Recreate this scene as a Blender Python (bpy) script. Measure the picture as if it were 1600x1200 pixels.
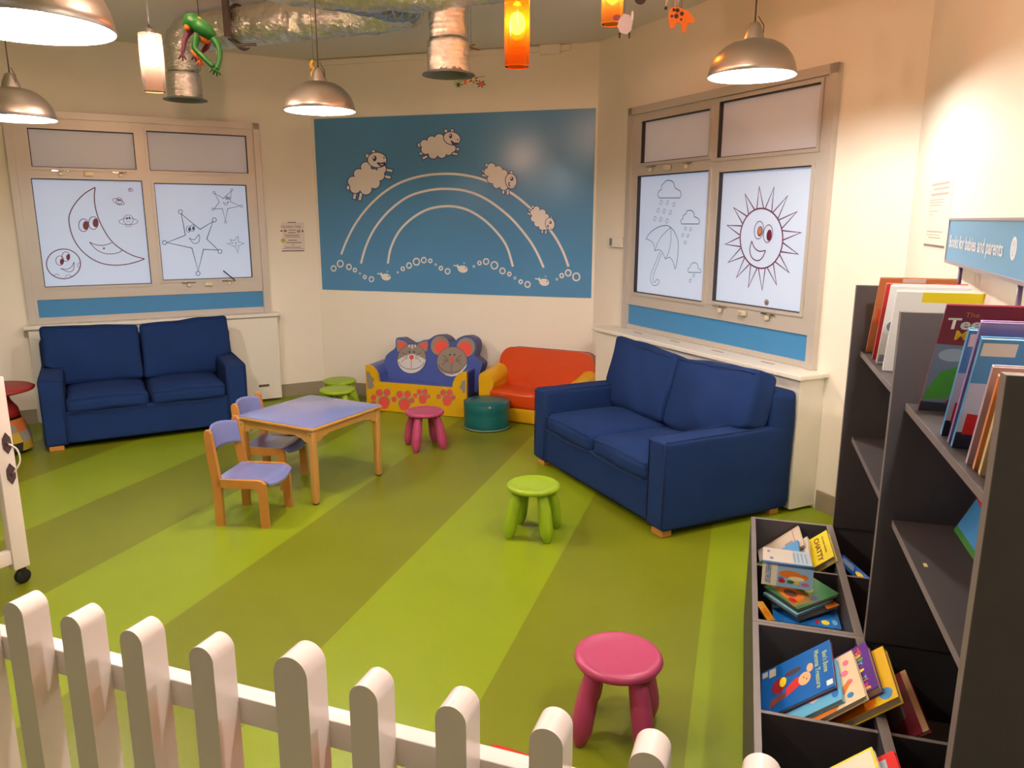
import bpy, bmesh, math, random
import numpy as np
from mathutils import Matrix, Vector, noise
from mathutils.geometry import tessellate_polygon
random.seed(7)
for o in list(bpy.data.objects): bpy.data.objects.remove(o)
C = bpy.context.scene.collection
sc = bpy.context.scene
V = Vector
R = math.radians
PI = math.pi

# ------------------------------------------------------------ camera
FPX = 1187.9; YAW = R(16.783); PITCH = R(12.266); ROLL = R(.132); EYE = 1.75
fwd = V((-math.sin(YAW)*math.cos(PITCH), math.cos(YAW)*math.cos(PITCH), -math.sin(PITCH)))
rt0 = V((math.cos(YAW), math.sin(YAW), 0)); up0 = rt0.cross(fwd)
rt = rt0*math.cos(ROLL) + up0*math.sin(ROLL); up = rt.cross(fwd)
EYEP = V((0, 0, EYE))
cd = bpy.data.cameras.new('camera'); cam = bpy.data.objects.new('camera', cd); C.objects.link(cam)
m = Matrix((rt, up, -fwd)).transposed().to_4x4(); m.translation = EYEP
cam.matrix_world = m
cd.sensor_fit = 'HORIZONTAL'; cd.sensor_width = 36; cd.lens = FPX/1600*36; cd.clip_start = .02
sc.camera = cam
# measuring helpers: where the sight line of a photo point meets a plane of the room
def ray(x, y): return rt*((x-800)/FPX) - up*((y-600)/FPX) + fwd
def atz(x, y, z=0): d = ray(x, y); return EYEP + d*((z-EYE)/d.z)
def onp(x, y, p, n): d = ray(x, y); n = V(n); return EYEP + d*((V(p)-EYEP).dot(n)/d.dot(n))
def dep(x, y, k): return EYEP + ray(x, y)*k

# ------------------------------------------------------------ light and exposure
sc.view_settings.view_transform = 'Standard'; sc.view_settings.look = 'None'
sc.view_settings.gamma = 1; sc.view_settings.use_curve_mapping = False
sc.view_settings.exposure = 0.0
w = bpy.data.worlds.new('world'); sc.world = w; w.use_nodes = True
bg = w.node_tree.nodes['Background']; bg.inputs[0].default_value = (1.0, .87, .88, 1); bg.inputs[1].default_value = .17
BULB = 1080.0            # emission strength of the pendant bulbs
BULB_COL = (1.0, .93, .86)
for (lx, ly, e) in ((-2.6, -2.6, 22), (.2, -3.2, 16)):      # added unseen fill lights behind the camera, brightening the fence fronts
    ld = bpy.data.lights.new('added_fill_light', 'AREA'); ld.shape = 'RECTANGLE'; ld.size = 1.2; ld.size_y = .6
    ld.energy = e; ld.color = (1, .86, .84)
    lo = bpy.data.objects.new('added_fill_light', ld); C.objects.link(lo); lo.location = (lx, ly, 3.17)

# ------------------------------------------------------------ materials
def lin(c):
    out = []
    for v in c[:3]:
        v = v/255; out.append(v/12.92 if v <= .04045 else ((v+.055)/1.055)**2.4)
    return (*out, 1)
MATS = {}
def mat(name, col=(200, 200, 200), rough=.5, metal=0, spec=.5, bump=0, bscale=30, var=0, vscale=6, emis=0, ecol=None,
        trans=0, alpha=1, sheen=0, coat=0, aniso=0, ior=1.45, bdist=.01):
    if name in MATS: return MATS[name]
    m = bpy.data.materials.new(name); m.use_nodes = True; nt = m.node_tree; p = nt.nodes['Principled BSDF']
    p.inputs['Base Color'].default_value = lin(col)
    p.inputs['Roughness'].default_value = rough; p.inputs['Metallic'].default_value = metal
    p.inputs['Specular IOR Level'].default_value = spec; p.inputs['IOR'].default_value = ior
    p.inputs['Transmission Weight'].default_value = trans; p.inputs['Alpha'].default_value = alpha
    p.inputs['Sheen Weight'].default_value = sheen; p.inputs['Coat Weight'].default_value = coat
    p.inputs['Anisotropic'].default_value = aniso
    if emis: p.inputs['Emission Strength'].default_value = emis; p.inputs['Emission Color'].default_value = lin(ecol or col)
    tc = nt.nodes.new('ShaderNodeTexCoord')
    if var:
        n = nt.nodes.new('ShaderNodeTexNoise'); n.inputs['Scale'].default_value = vscale; n.inputs['Detail'].default_value = 4
        nt.links.new(tc.outputs['Object'], n.inputs['Vector'])
        mx = nt.nodes.new('ShaderNodeMix'); mx.data_type = 'RGBA'
        a = lin(col); mx.inputs[6].default_value = tuple(min(1, v*(1-var)) for v in a[:3])+(1,)
        mx.inputs[7].default_value = tuple(min(1, v*(1+var)) for v in a[:3])+(1,)
        nt.links.new(n.outputs['Fac'], mx.inputs[0]); nt.links.new(mx.outputs[2], p.inputs['Base Color'])
    if bump:
        n = nt.nodes.new('ShaderNodeTexNoise'); n.inputs['Scale'].default_value = bscale; n.inputs['Detail'].default_value = 5
        nt.links.new(tc.outputs['Object'], n.inputs['Vector'])
        b = nt.nodes.new('ShaderNodeBump'); b.inputs['Strength'].default_value = bump; b.inputs['Distance'].default_value = bdist
        nt.links.new(n.outputs['Fac'], b.inputs['Height']); nt.links.new(b.outputs[0], p.inputs['Normal'])
    MATS[name] = m; return m
def flat(c, rough=.45): return mat('print_%d_%d_%d' % tuple(c), c, rough=rough)

def floor_mat():
    m = bpy.data.materials.new('striped_vinyl'); m.use_nodes = True; nt = m.node_tree; p = nt.nodes['Principled BSDF']; L = nt.links.new
    g = nt.nodes.new('ShaderNodeNewGeometry'); s = nt.nodes.new('ShaderNodeSeparateXYZ'); L(g.outputs['Position'], s.inputs[0])
    def M(op, a, b=None):
        n = nt.nodes.new('ShaderNodeMath'); n.operation = op
        for i, v in enumerate((a, b)):
            if v is None: continue
            if isinstance(v, (int, float)): n.inputs[i].default_value = v
            else: L(v, n.inputs[i])
        return n.outputs[0]
    k = M('FLOOR', M('DIVIDE', M('ADD', s.outputs[0], 4.592+7.515), .7515))
    f = M('MODULO', k, 2)
    mx = nt.nodes.new('ShaderNodeMix'); mx.data_type = 'RGBA'; L(f, mx.inputs[0])
    mx.inputs[6].default_value = lin(FLOOR_A); mx.inputs[7].default_value = lin(FLOOR_B)
    n = nt.nodes.new('ShaderNodeTexNoise'); n.inputs['Scale'].default_value = 160; n.inputs['Detail'].default_value = 3; L(g.outputs['Position'], n.inputs['Vector'])
    n2 = nt.nodes.new('ShaderNodeTexNoise'); n2.inputs['Scale'].default_value = 1.7; n2.inputs['Detail'].default_value = 5; L(g.outputs['Position'], n2.inputs['Vector'])
    v = M('ADD', M('MULTIPLY', n.outputs['Fac'], .22), M('MULTIPLY', n2.outputs['Fac'], .25)); v = M('ADD', v, .765)
    sm = nt.nodes.new('ShaderNodeVectorMath'); sm.operation = 'SCALE'; L(mx.outputs[2], sm.inputs[0]); L(v, sm.inputs['Scale'])
    L(sm.outputs[0], p.inputs['Base Color'])
    p.inputs['Roughness'].default_value = .36; p.inputs['Specular IOR Level'].default_value = .35
    b = nt.nodes.new('ShaderNodeBump'); b.inputs['Strength'].default_value = .25; b.inputs['Distance'].default_value = .002
    L(n.outputs['Fac'], b.inputs['Height']); L(b.outputs[0], p.inputs['Normal'])
    return m
FLOOR_A = (128, 146, 22)      # light lime  (even stripes)
FLOOR_B = (111, 119, 20)      # olive

def foil_mat():
    m = bpy.data.materials.new('crinkled_foil'); m.use_nodes = True; nt = m.node_tree; p = nt.nodes['Principled BSDF']; L = nt.links.new
    p.inputs['Base Color'].default_value = lin((226, 224, 220)); p.inputs['Metallic'].default_value = 1; p.inputs['Roughness'].default_value = .16
    tc = nt.nodes.new('ShaderNodeTexCoord')
    n = nt.nodes.new('ShaderNodeTexNoise'); n.inputs['Scale'].default_value = 9; n.inputs['Detail'].default_value = 10; n.inputs['Roughness'].default_value = .7; n.inputs['Distortion'].default_value = 2.2; L(tc.outputs['Object'], n.inputs['Vector'])
    v = nt.nodes.new('ShaderNodeTexVoronoi'); v.inputs['Scale'].default_value = 14; v.feature = 'SMOOTH_F1'; L(tc.outputs['Object'], v.inputs['Vector'])
    a = nt.nodes.new('ShaderNodeMath'); a.operation = 'ADD'; L(n.outputs['Fac'], a.inputs[0]); L(v.outputs['Distance'], a.inputs[1])
    b = nt.nodes.new('ShaderNodeBump'); b.inputs['Strength'].default_value = .5; b.inputs['Distance'].default_value = .02
    L(a.outputs[0], b.inputs['Height']); L(b.outputs[0], p.inputs['Normal'])
    return m

def glass_mat(name, col, k=.1):
    m = bpy.data.materials.new(name); m.use_nodes = True; nt = m.node_tree; L = nt.links.new
    for n in list(nt.nodes):
        if n.type == 'BSDF_PRINCIPLED': nt.nodes.remove(n)
    o = [n for n in nt.nodes if n.type == 'OUTPUT_MATERIAL'][0]
    t = nt.nodes.new('ShaderNodeBsdfTransparent'); t.inputs[0].default_value = lin(col)
    g = nt.nodes.new('ShaderNodeBsdfGlossy'); g.inputs['Roughness'].default_value = .08
    d = nt.nodes.new('ShaderNodeBsdfTranslucent'); d.inputs[0].default_value = lin(col)
    m1 = nt.nodes.new('ShaderNodeMixShader'); m1.inputs[0].default_value = k; L(t.outputs[0], m1.inputs[1]); L(d.outputs[0], m1.inputs[2])
    f = nt.nodes.new('ShaderNodeFresnel'); f.inputs[0].default_value = 1.35
    m2 = nt.nodes.new('ShaderNodeMixShader'); L(f.outputs[0], m2.inputs[0]); L(m1.outputs[0], m2.inputs[1]); L(g.outputs[0], m2.inputs[2]); L(m2.outputs[0], o.inputs[0])
    return m
WALL = mat('wall_paint', (238, 231, 217), rough=.6, spec=.3, bump=.08, bscale=60, var=.03, vscale=2)
CEIL = mat('ceiling_paint', (226, 220, 212), rough=.8, bump=.1, bscale=40)
SKIRT = mat('skirting_taupe', (150, 138, 118), rough=.5)
WHITE = mat('white_paint', (232, 228, 216), rough=.35)
FENCEW = mat('fence_white', (232, 219, 216), rough=.2, coat=.25, bump=.03, bscale=20)
FRAME = mat('window_alloy', (198, 192, 184), rough=.38, metal=.25)
GASKET = mat('gasket_dark', (52, 46, 46), rough=.6)
STRIP = mat('window_blue_panel', (66, 136, 190), rough=.4)
MURAL = mat('mural_blue', (84, 142, 192), rough=.22, spec=.5, bump=.06, bscale=3, bdist=.02)
CREAM = mat('mural_white', (232, 226, 222), rough=.3)
INK = mat('mural_ink', (40, 54, 120), rough=.35)
SOFA = mat('sofa_blue', (18, 43, 90), rough=.9, spec=.25, sheen=.0, bump=.35, bscale=260, bdist=.002, var=.10, vscale=5)
SOFA_SEAM = mat('sofa_seam', (16, 32, 78), rough=.9)
BEECH = mat('beech_wood', (190, 130, 62), rough=.35, var=.12, vscale=9, coat=.2)
MAPLE = mat('pale_table_wood', (196, 148, 78), rough=.35, var=.10, vscale=9, coat=.2)
LAMI = mat('lilac_laminate', (118, 128, 184), rough=.2, coat=.3)
GREY = mat('charcoal_laminate', (62, 58, 60), rough=.5, bump=.05, bscale=80)
GREYE = mat('charcoal_edge', (112, 104, 100), rough=.4)
STEEL = mat('brushed_steel', (182, 180, 178), rough=.32, metal=1, aniso=.5, bump=.04, bscale=90)
SHADEIN = mat('shade_inner_white', (245, 242, 235), rough=.5)
BULBM = mat('bulb_glow', (255, 240, 215), emis=BULB)
MATS['bulb_glow'].node_tree.nodes['Principled BSDF'].inputs['Emission Color'].default_value = (*BULB_COL, 1)
CORD = mat('cord_grey', (70, 64, 62), rough=.6)
FOIL = foil_mat()
ALU = mat('duct_rim_metal', (160, 164, 172), rough=.35, metal=.9)
PINK = mat('pink_plastic', (172, 66, 104), rough=.36, spec=.5)
LIME = mat('lime_plastic', (142, 172, 30), rough=.36, spec=.5)
CHROME = mat('chrome', (210, 208, 200), rough=.15, metal=1)
BLACK = mat('black_rubber', (26, 24, 24), rough=.5)

# ------------------------------------------------------------ mesh builder
class MB:
    def __init__(s): s.v = []; s.f = []; s.mi = []; s.mats = []; s.sm = []
    def slot(s, m):
        if m not in s.mats: s.mats.append(m)
        return s.mats.index(m)
    def add(s, vs, fs, m, T=None, smooth=False):
        k = len(s.v); i = s.slot(m)
        for p in vs:
            p = V(p); s.v.append(T @ p if T else p)
        for f in fs: s.f.append([a+k for a in f]); s.mi.append(i); s.sm.append(smooth)
        return s
    def box(s, x0, x1, y0, y1, z0, z1, m, T=None):
        vs = [(x, y, z) for x in (x0, x1) for y in (y0, y1) for z in (z0, z1)]
        return s.add(vs, [(0, 1, 3, 2), (4, 6, 7, 5), (0, 4, 5, 1), (2, 3, 7, 6), (0, 2, 6, 4), (1, 5, 7, 3)], m, T)
    def rbox(s, x0, x1, y0, y1, z0, z1, r, m, T=None, n=8, puff=(0, 0, 0), noise_amt=0, seed=0, seg=2):
        """rounded, optionally puffy box"""
        c = V(((x0+x1)/2, (y0+y1)/2, (z0+z1)/2)); h = V((x1-x0, y1-y0, z1-z0))/2
        r = min(r, *h)
        bm = bmesh.new(); bmesh.ops.create_cube(bm, size=2)
        def pos(q):
            inner = V([h[i]-r for i in range(3)])
            p = V([q[i]*h[i] for i in range(3)])
            b = V([max(-inner[i], min(inner[i], p[i])) for i in range(3)])
            d = p-b
            if d.length > 1e-9: d = d.normalized()*r
            o = b+d
            for i in range(3):
                if puff[i]:
                    j, k = [a for a in range(3) if a != i]
                    o[i] += math.copysign(1, q[i])*abs(q[i])*puff[i]*(1-q[j]**2)*(1-q[k]**2)
            if noise_amt:
                nn = noise.noise_vector(o*5+V((seed, seed*2, 0)))
                o += nn*noise_amt
            return o+c
        # grid coordinates on each face with extra lines near the edges
        def line(hh):
            e = min(.95, r/hh) if hh > 0 else 0
            mid = [-(1-e)+2*(1-e)*i/n for i in range(n+1)]
            edge = [1-e+e*i/seg for i in range(1, seg+1)]
            return [-v for v in reversed(edge)]+mid+edge
        L = [line(h[i]) for i in range(3)]
        vs = []; idx = {}; fs = []
        def vid(q):
            k = tuple(round(a, 5) for a in q)
            if k not in idx: idx[k] = len(vs); vs.append(pos(q))
            return idx[k]
        for ax in range(3):
            j, k = (ax+1) % 3, (ax+2) % 3
            for sg in (-1, 1):
                for a in range(len(L[j])-1):
                    for b in range(len(L[k])-1):
                        q = []
                        for (aa, bb) in ((a, b), (a+1, b), (a+1, b+1), (a, b+1)):
                            t = [0, 0, 0]; t[ax] = sg; t[j] = L[j][aa]; t[k] = L[k][bb]; q.append(vid(t))
                        fs.append(q if sg > 0 else q[::-1])
        bm.free()
        return s.add(vs, fs, m, T, True)
    def lathe(s, prof, m, T=None, n=32, close=False, smooth=True):
        vs = []; fs = []
        for (r, z) in prof:
            for i in range(n):
                a = 2*PI*i/n; vs.append((r*math.cos(a), r*math.sin(a), z))
        for j in range(len(prof)-1):
            for i in range(n):
                k = (i+1) % n; fs.append((j*n+i, j*n+k, (j+1)*n+k, (j+1)*n+i))
        if close:
            fs.append(tuple(range(n))[::-1]); fs.append(tuple((len(prof)-1)*n+i for i in range(n)))
        return s.add(vs, fs, m, T, smooth)
    def tube(s, pts, r, m, T=None, n=10, cap=True, closed=False, sq=1.0):
        pts = [V(p) for p in pts]; N = len(pts); rs = r if isinstance(r, (list, tuple)) else [r]*N
        vs = []; fs = []; prev = None
        for i, p in enumerate(pts):
            a = pts[i-1] if (i > 0 or closed) else p; b = pts[(i+1) % N] if (i < N-1 or closed) else p
            t = (b-a).normalized()
            if prev is None:
                u = t.cross(V((0, 0, 1)))
                if u.length < .05: u = t.cross(V((1, 0, 0)))
            else: u = prev-t*prev.dot(t)
            u.normalize(); prev = u; w_ = t.cross(u)
            for k in range(n):
                an = 2*PI*k/n; vs.append(p+(u*math.cos(an)+w_*math.sin(an)*sq)*rs[i])
        for i in range(N if closed else N-1):
            j = (i+1) % N
            for k in range(n):
                l = (k+1) % n; fs.append((i*n+k, i*n+l, j*n+l, j*n+k))
        if cap and not closed: fs.append(tuple(range(n))[::-1]); fs.append(tuple((N-1)*n+k for k in range(n)))
        return s.add(vs, fs, m, T, True)
    def prism(s, poly, y0, y1, m, T=None, m2=None, bev=0):
        """poly in (x, z), pushed from y0 (front) to y1 (back); m2: material of the rim"""
        n = len(poly)
        area = sum(poly[i][0]*poly[(i+1) % n][1]-poly[(i+1) % n][0]*poly[i][1] for i in range(n))
        if area < 0: poly = poly[::-1]
        tri = tessellate_polygon([[V((p[0], p[1], 0)) for p in poly]])
        F = [(p[0], y0, p[1]) for p in poly]; B = [(p[0], y1, p[1]) for p in poly]
        def orient(t):
            a, b, c = (poly[i] for i in t)
            return t if (b[0]-a[0])*(c[1]-a[1])-(b[1]-a[1])*(c[0]-a[0]) > 0 else t[::-1]
        tri = [orient(t) for t in tri]
        s.add(F, [tuple(t) for t in tri], m, T); s.add(B, [tuple(t[::-1]) for t in tri], m2 or m, T)
        vs = []; fs = []
        for i in range(n): vs += [F[i], B[i]]
        for i in range(n):
            j = (i+1) % n; fs.append((2*i, 2*i+1, 2*j+1, 2*j))
        return s.add(vs, fs, m2 or m, T)
    def sphere(s, c, r, m, T=None, n=20, sc_=(1, 1, 1)):
        prof = [(max(1e-4, math.sin(PI*i/12)), -math.cos(PI*i/12)) for i in range(13)]
        M_ = Matrix.Translation(V(c)) @ Matrix.Diagonal((r*sc_[0], r*sc_[1], r*sc_[2], 1))
        return s.lathe(prof, m, (T @ M_) if T else M_, n)
    def build(s, name, parent=None, auto=None):
        me = bpy.data.meshes.new(name); me.from_pydata([tuple(v) for v in s.v], [], s.f)
        for m in s.mats: me.materials.append(m)
        me.polygons.foreach_set('material_index', s.mi); me.polygons.foreach_set('use_smooth', s.sm); me.update()
        o = bpy.data.objects.new(name, me); C.objects.link(o)
        if parent: o.parent = parent
        return o

def empty(name, loc=(0, 0, 0), rz=0):
    o = bpy.data.objects.new(name, None); C.objects.link(o); o.location = loc; o.rotation_euler = (0, 0, rz); o.empty_display_size = .1
    return o
def tag(o, label=None, cat=None, group=None, kind=None):
    if label: o['label'] = label
    if cat: o['category'] = cat
    if group: o['group'] = group
    if kind: o['kind'] = kind
    return o
def thing(name, label, cat, loc=(0, 0, 0), rz=0, group=None): return tag(empty(name, loc, rz), label, cat, group)
def dup(root, loc, rz, label, group=None):
    r = root.copy(); C.objects.link(r); r.location = loc; r.rotation_euler = (0, 0, rz); r['label'] = label
    if group: r['group'] = group
    for ch in list(root.children):
        c = ch.copy(); C.objects.link(c); c.parent = r
        for g in ch.children:
            d = g.copy(); C.objects.link(d); d.parent = c
    return r

# a local frame: x along the wall to the right as seen from the room, y into the wall, z up
class Fr:
    def __init__(s, O, ang): s.O = V(O); s.a = ang; s.x = V((math.cos(ang), math.sin(ang), 0)); s.y = V((-math.sin(ang), math.cos(ang), 0))
    def loc(s, P): d = V(P)-s.O; return V((d.dot(s.x), d.dot(s.y), d.z))
    def wld(s, x, y, z=0): return s.O+s.x*x+s.y*y+V((0, 0, z))
    def px(s, X, Y, y=0):                      # photo point -> (x, z) on the plane y = const of this frame
        l = s.loc(onp(X, Y, s.O+s.y*y, s.y)); return (l.x, l.z)

class Art:
    """flat print on a plane y = y0 of a frame; f maps drawing coordinates to (x, z)"""
    def __init__(s, f, y0=0, step=.0006, T=None): s.f = f; s.y = y0; s.st = step; s.mb = MB(); s.T = T; s.ops = []
    def fill(s, pts, m, l=0, raw=False):
        p = pts if raw else [s.f(*q) for q in pts]
        tri = tessellate_polygon([[V((a[0], a[1], 0)) for a in p]]); out = []
        for t in tri:
            a, b, c = (p[i] for i in t)
            out.append(tuple(t) if (b[0]-a[0])*(c[1]-a[1])-(b[1]-a[1])*(c[0]-a[0]) > 0 else tuple(t[::-1]))
        s.ops.append((l, len(s.ops), [(a[0], a[1]) for a in p], out, m)); return s
    def disc(s, cx, cy, rx, ry, m, l=0, rot=0, grow=0, n=24):
        pts = []
        for i in range(n):
            a = 2*PI*i/n; x = (rx+grow)*math.cos(a); y = (ry+grow)*math.sin(a)
            pts.append((cx+x*math.cos(rot)-y*math.sin(rot), cy+x*math.sin(rot)+y*math.cos(rot)))
        return s.fill(pts, m, l)
    def stroke(s, pts, w_, m, l=0, closed=False):
        P = [V(s.f(*q)) for q in pts]; n = len(P); vs = []; fs = []
        for i in range(n):
            a = P[i-1] if (i or closed) else P[i]; b = P[(i+1) % n] if (i < n-1 or closed) else P[i]
            d0 = (P[i]-a); d1 = (b-P[i]); d0 = d0.normalized() if d0.length > 1e-7 else d1.normalized(); d1 = d1.normalized() if d1.length > 1e-7 else d0
            t = (d0+d1); t = t.normalized() if t.length > .05 else d0
            nn = V((-t.y, t.x)); k = 1/max(.45, abs(nn.dot(V((-d0.y, d0.x)))))
            for sg in (1, -1): q = P[i]+nn*(sg*w_/2*k); vs.append((q.x, q.y))
        for i in range(n if closed else n-1):
            j = (i+1) % n; fs.append((2*i, 2*i+1, 2*j+1, 2*j))
        s.ops.append((l, len(s.ops), vs, fs, m)); return s
    def ell(s, cx, cy, rx, ry, w_, m, l=0, rot=0, a0=0, a1=360, n=28):
        pts = []; full = abs(a1-a0) >= 360
        for i in range(n if full else n+1):
            a = R(a0+(a1-a0)*i/n); x = rx*math.cos(a); y = ry*math.sin(a)
            pts.append((cx+x*math.cos(rot)-y*math.sin(rot), cy+x*math.sin(rot)+y*math.cos(rot)))
        return s.stroke(pts, w_, m, l, full)
    def bar(s, x0, y0, x1, y1, h, m, l=0):      # thick segment in drawing units
        d = V((x1-x0, y1-y0)); d.normalize(); n_ = V((-d.y, d.x))*h
        return s.fill([(x0+n_.x, y0+n_.y), (x1+n_.x, y1+n_.y), (x1-n_.x, y1-n_.y), (x0-n_.x, y0-n_.y)], m, l)
    def build(s, name, parent):
        for i, (l, k, p, fs, m) in enumerate(sorted(s.ops, key=lambda o: (o[0], o[1]))):
            y = s.y-s.st*.6-i*s.st*.15
            s.mb.add([(a[0], y, a[1]) for a in p], fs, m, s.T)
        return s.mb.build(name, parent)
def cr(pts, k=6):                               # smooth curve through points
    out = []; n = len(pts)
    for i in range(n-1):
        p0 = V(pts[max(0, i-1)]); p1 = V(pts[i]); p2 = V(pts[i+1]); p3 = V(pts[min(n-1, i+2)])
        for j in range(k):
            t = j/k; out.append(.5*((2*p1)+(p2-p0)*t+(2*p0-5*p1+4*p2-p3)*t*t+(3*p1-p0-3*p2+p3)*t**3))
    out.append(V(pts[-1])); return [tuple(q) for q in out]
def zoomed(ox, oy, s_): return lambda x, y: (ox+x/s_, oy+y/s_)

def lettering(text, x, z, h, m, parent, y=0, T=None, width=None, name='lettering', align='LEFT', bold=0):
    cu = bpy.data.curves.new('lettering', 'FONT'); cu.body = text; cu.size = h; cu.align_x = align; cu.offset = bold; cu.resolution_u = 3
    o = bpy.data.objects.new('lettering', cu); C.objects.link(o); bpy.context.view_layer.update()
    me = bpy.data.meshes.new_from_object(o.evaluated_get(bpy.context.evaluated_depsgraph_get()))
    bpy.data.objects.remove(o); bpy.data.curves.remove(cu)
    xs = [v.co.x for v in me.vertices]
    k = width/(max(xs)-min(xs)) if (width and xs) else 1
    M_ = Matrix.Translation((x, y, z)) @ Matrix.Rotation(PI/2, 4, 'X') @ Matrix.Diagonal((k, 1, 1, 1))
    if T: M_ = T @ M_
    me.transform(M_); me.materials.clear(); me.materials.append(m)
    ob = bpy.data.objects.new(name, me); C.objects.link(ob); ob.parent = parent
    return ob

# ============================================================ the room
H = 3.2; YM = 6.756
AL = R(44.25); AR = R(42.5)
CL = V((-4.054, YM, 0)); CR = V((-1.275, YM, 0)); CW = V((.815, 4.475, 0))
FM = Fr(CL, 0)                                   # mural wall
FL = Fr(CL, R(90)-AL)                            # left window wall (x runs negative to the left)
FRT = Fr(CR, R(90)+AR-PI)                        # right window wall
FW = Fr(CW, -R(90))                              # wall behind the bookcase
FB = -4.5
LEFTEND = FL.wld(-4.6, 0)
MBs = MB().add([(-9, FB, 0), (3, FB, 0), (3, 9, 0), (-9, 9, 0)], [(0, 1, 2, 3)], floor_mat()); tag(MBs.build('floor'), kind='structure')
tag(MB().add([(-9, FB, H), (3, FB, H), (3, 9, H), (-9, 9, H)], [(3, 2, 1, 0)], CEIL).build('ceiling'), kind='structure')
def wall(name, fr, x0, x1, th=.12, holes=()):
    mb = MB(); xs = sorted({x0, x1, *[h[0] for h in holes], *[h[1] for h in holes]})
    for a, b in zip(xs, xs[1:]):
        hh = [h for h in holes if h[0] <= a+1e-6 and h[1] >= b-1e-6]
        if not hh: mb.box(a, b, 0, th, 0, H, WALL)
        else:
            mb.box(a, b, 0, th, 0, hh[0][2], WALL); mb.box(a, b, 0, th, hh[0][3], H, WALL)
    o = mb.build(name); o.location = fr.O; o.rotation_euler = (0, 0, fr.a); return tag(o, kind='structure')
LM = (CR-CL).length; LR = (CW-CR).length
wall('wall_back', FM, 0, LM)
wall('wall_left', FL, -4.6, 0, holes=((-2.42, -.55, .90, 2.55),))
wall('wall_right', FRT, 0, LR, holes=((.57, 2.51, .90, 2.55),))
wall('wall_side', FW, 0, 9)
# far ends of the library floor, out of the photo
FLB = Fr(LEFTEND, R(90)); 
tag(MB().box(-9, -7.26, FB, 3.46, 0, H, WALL).build('wall_far_left'), kind='structure')

def skirting(name, fr, x0, x1, y=0):
    o = MB().box(x0, x1, -.012, 0, 0, .123, SKIRT).build(name); o.location = fr.O; o.rotation_euler = (0, 0, fr.a); tag(o, kind='structure')
skirting('baseboard_back', FM, .005, LM-.005); skirting('baseboard_left', FL, -.45, -.01); skirting('baseboard_left', FL, -4.5, -2.52)
skirting('baseboard_right', FRT, .01, .36); skirting('baseboard_right', FRT, 2.66, LR-.01); skirting('baseboard_side', FW, .01, 1.2)
# surface cable trunking just under the ceiling
for fr, a, b in ((FM, .02, LM-.25),):
    o = MB().box(a, b, -.03, 0, H-.055, H-.012, WALL).build('trim_1'); o.location = fr.O; o.rotation_euler = (0, 0, fr.a); tag(o, kind='structure')
bx = thing('junction_box', 'small cream junction box at the right end of the ceiling trunking', 'junction box', FM.wld(LM-.42, 0, H-.03))
MB().rbox(-.09, .09, -.05, 0, -.05, .03, .008, WALL).build('housing', bx)

# ------------------------------------------------------------ windows
UP = mat('frosted_pane_upper', (206, 206, 212), rough=.35, emis=.07, ecol=(200, 208, 230))
LO = mat('frosted_pane_lower', (186, 200, 214), rough=.3, emis=.34, ecol=(186, 210, 255))
HW = mat('window_handle', (226, 216, 186), rough=.4, metal=.3)
def make_window(name, fr, x0, x1, panes, strip, gaps, handles, stays):
    o = empty(name, fr.O, fr.a); tag(o, kind='structure')
    y0 = -.022
    fb = MB(); z0, z1 = .86, 2.605
    allx = [strip]+panes
    # frame plate with holes for panes, built from a grid
    holes = panes+[strip]
    xs = sorted({x0, x1, *[h[0] for h in holes], *[h[1] for h in holes]}); zs = sorted({z0, z1, *[h[2] for h in holes], *[h[3] for h in holes]})
    for a, b in zip(xs, xs[1:]):
        for c, d in zip(zs, zs[1:]):
            mx, mz = (a+b)/2, (c+d)/2
            if any(h[0] < mx < h[1] and h[2] < mz < h[3] for h in holes): continue
            fb.box(a, b, y0, .06, c, d, FRAME)
    # raised outer casing and inner ridge
    e = .055
    for (a, b, c, d) in ((x0, x0+e, z0, z1), (x1-e, x1, z0, z1), (x0, x1, z1-e, z1)): fb.box(a, b, y0-.022, y0, c, d, FRAME)
    fb.build('frame', o)
    rd = MB()
    for (a, b, c, d) in panes:
        g = .022
        for (p, q, r_, s_) in ((a-g, b+g, d, d+g), (a-g, b+g, c-g, c), (a-g, a, c, d), (b, b+g, c, d)): rd.box(p, q, y0-.01, y0+.001, r_, s_, FRAME)
    rd.build('sash', o)
    gk = MB()
    for (a, b, c, d) in panes:
        g = .005
        for (p, q, r_, s_) in ((a, b, d-g*1.4, d), (a, b, c, c+g), (a, a+g, c, d), (b-g, b, c, d)): gk.box(p, q, y0-.004, .02, r_, s_, GASKET)
    gk.build('gasket', o)
    ps = []
    for i, (a, b, c, d) in enumerate(panes):
        p = MB().box(a-.003, b+.003, .004, .014, c-.003, d+.003, LO if i >= 2 else UP).build('pane', o); ps.append(p)
    a, b, c, d = strip; MB().box(a, b, y0+.012, .03, c, d, STRIP).build('blue_panel', o)
    for (hx, hz, kind) in handles:
        h = MB(); 
        if kind == 'box': h.rbox(hx-.033, hx+.033, y0-.03, y0-.008, hz-.020, hz+.014, .004, HW); h.box(hx-.012, hx+.012, y0-.045, y0-.028, hz+.002, hz+.014, HW)
        else:
            h.box(hx-.06, hx+.06, y0-.016, y0-.010, hz+.012, hz+.020, CHROME); h.rbox(hx-.012, hx+.014, y0-.03, y0-.01, hz-.022, hz+.006, .004, HW)
            h.tube([(hx-.01, y0-.02, hz+.014), (hx+.05*kind, y0-.04, hz+.02)], .004, CHROME, n=6)
        h.build('window_catch', o)
    return o, ps
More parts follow.
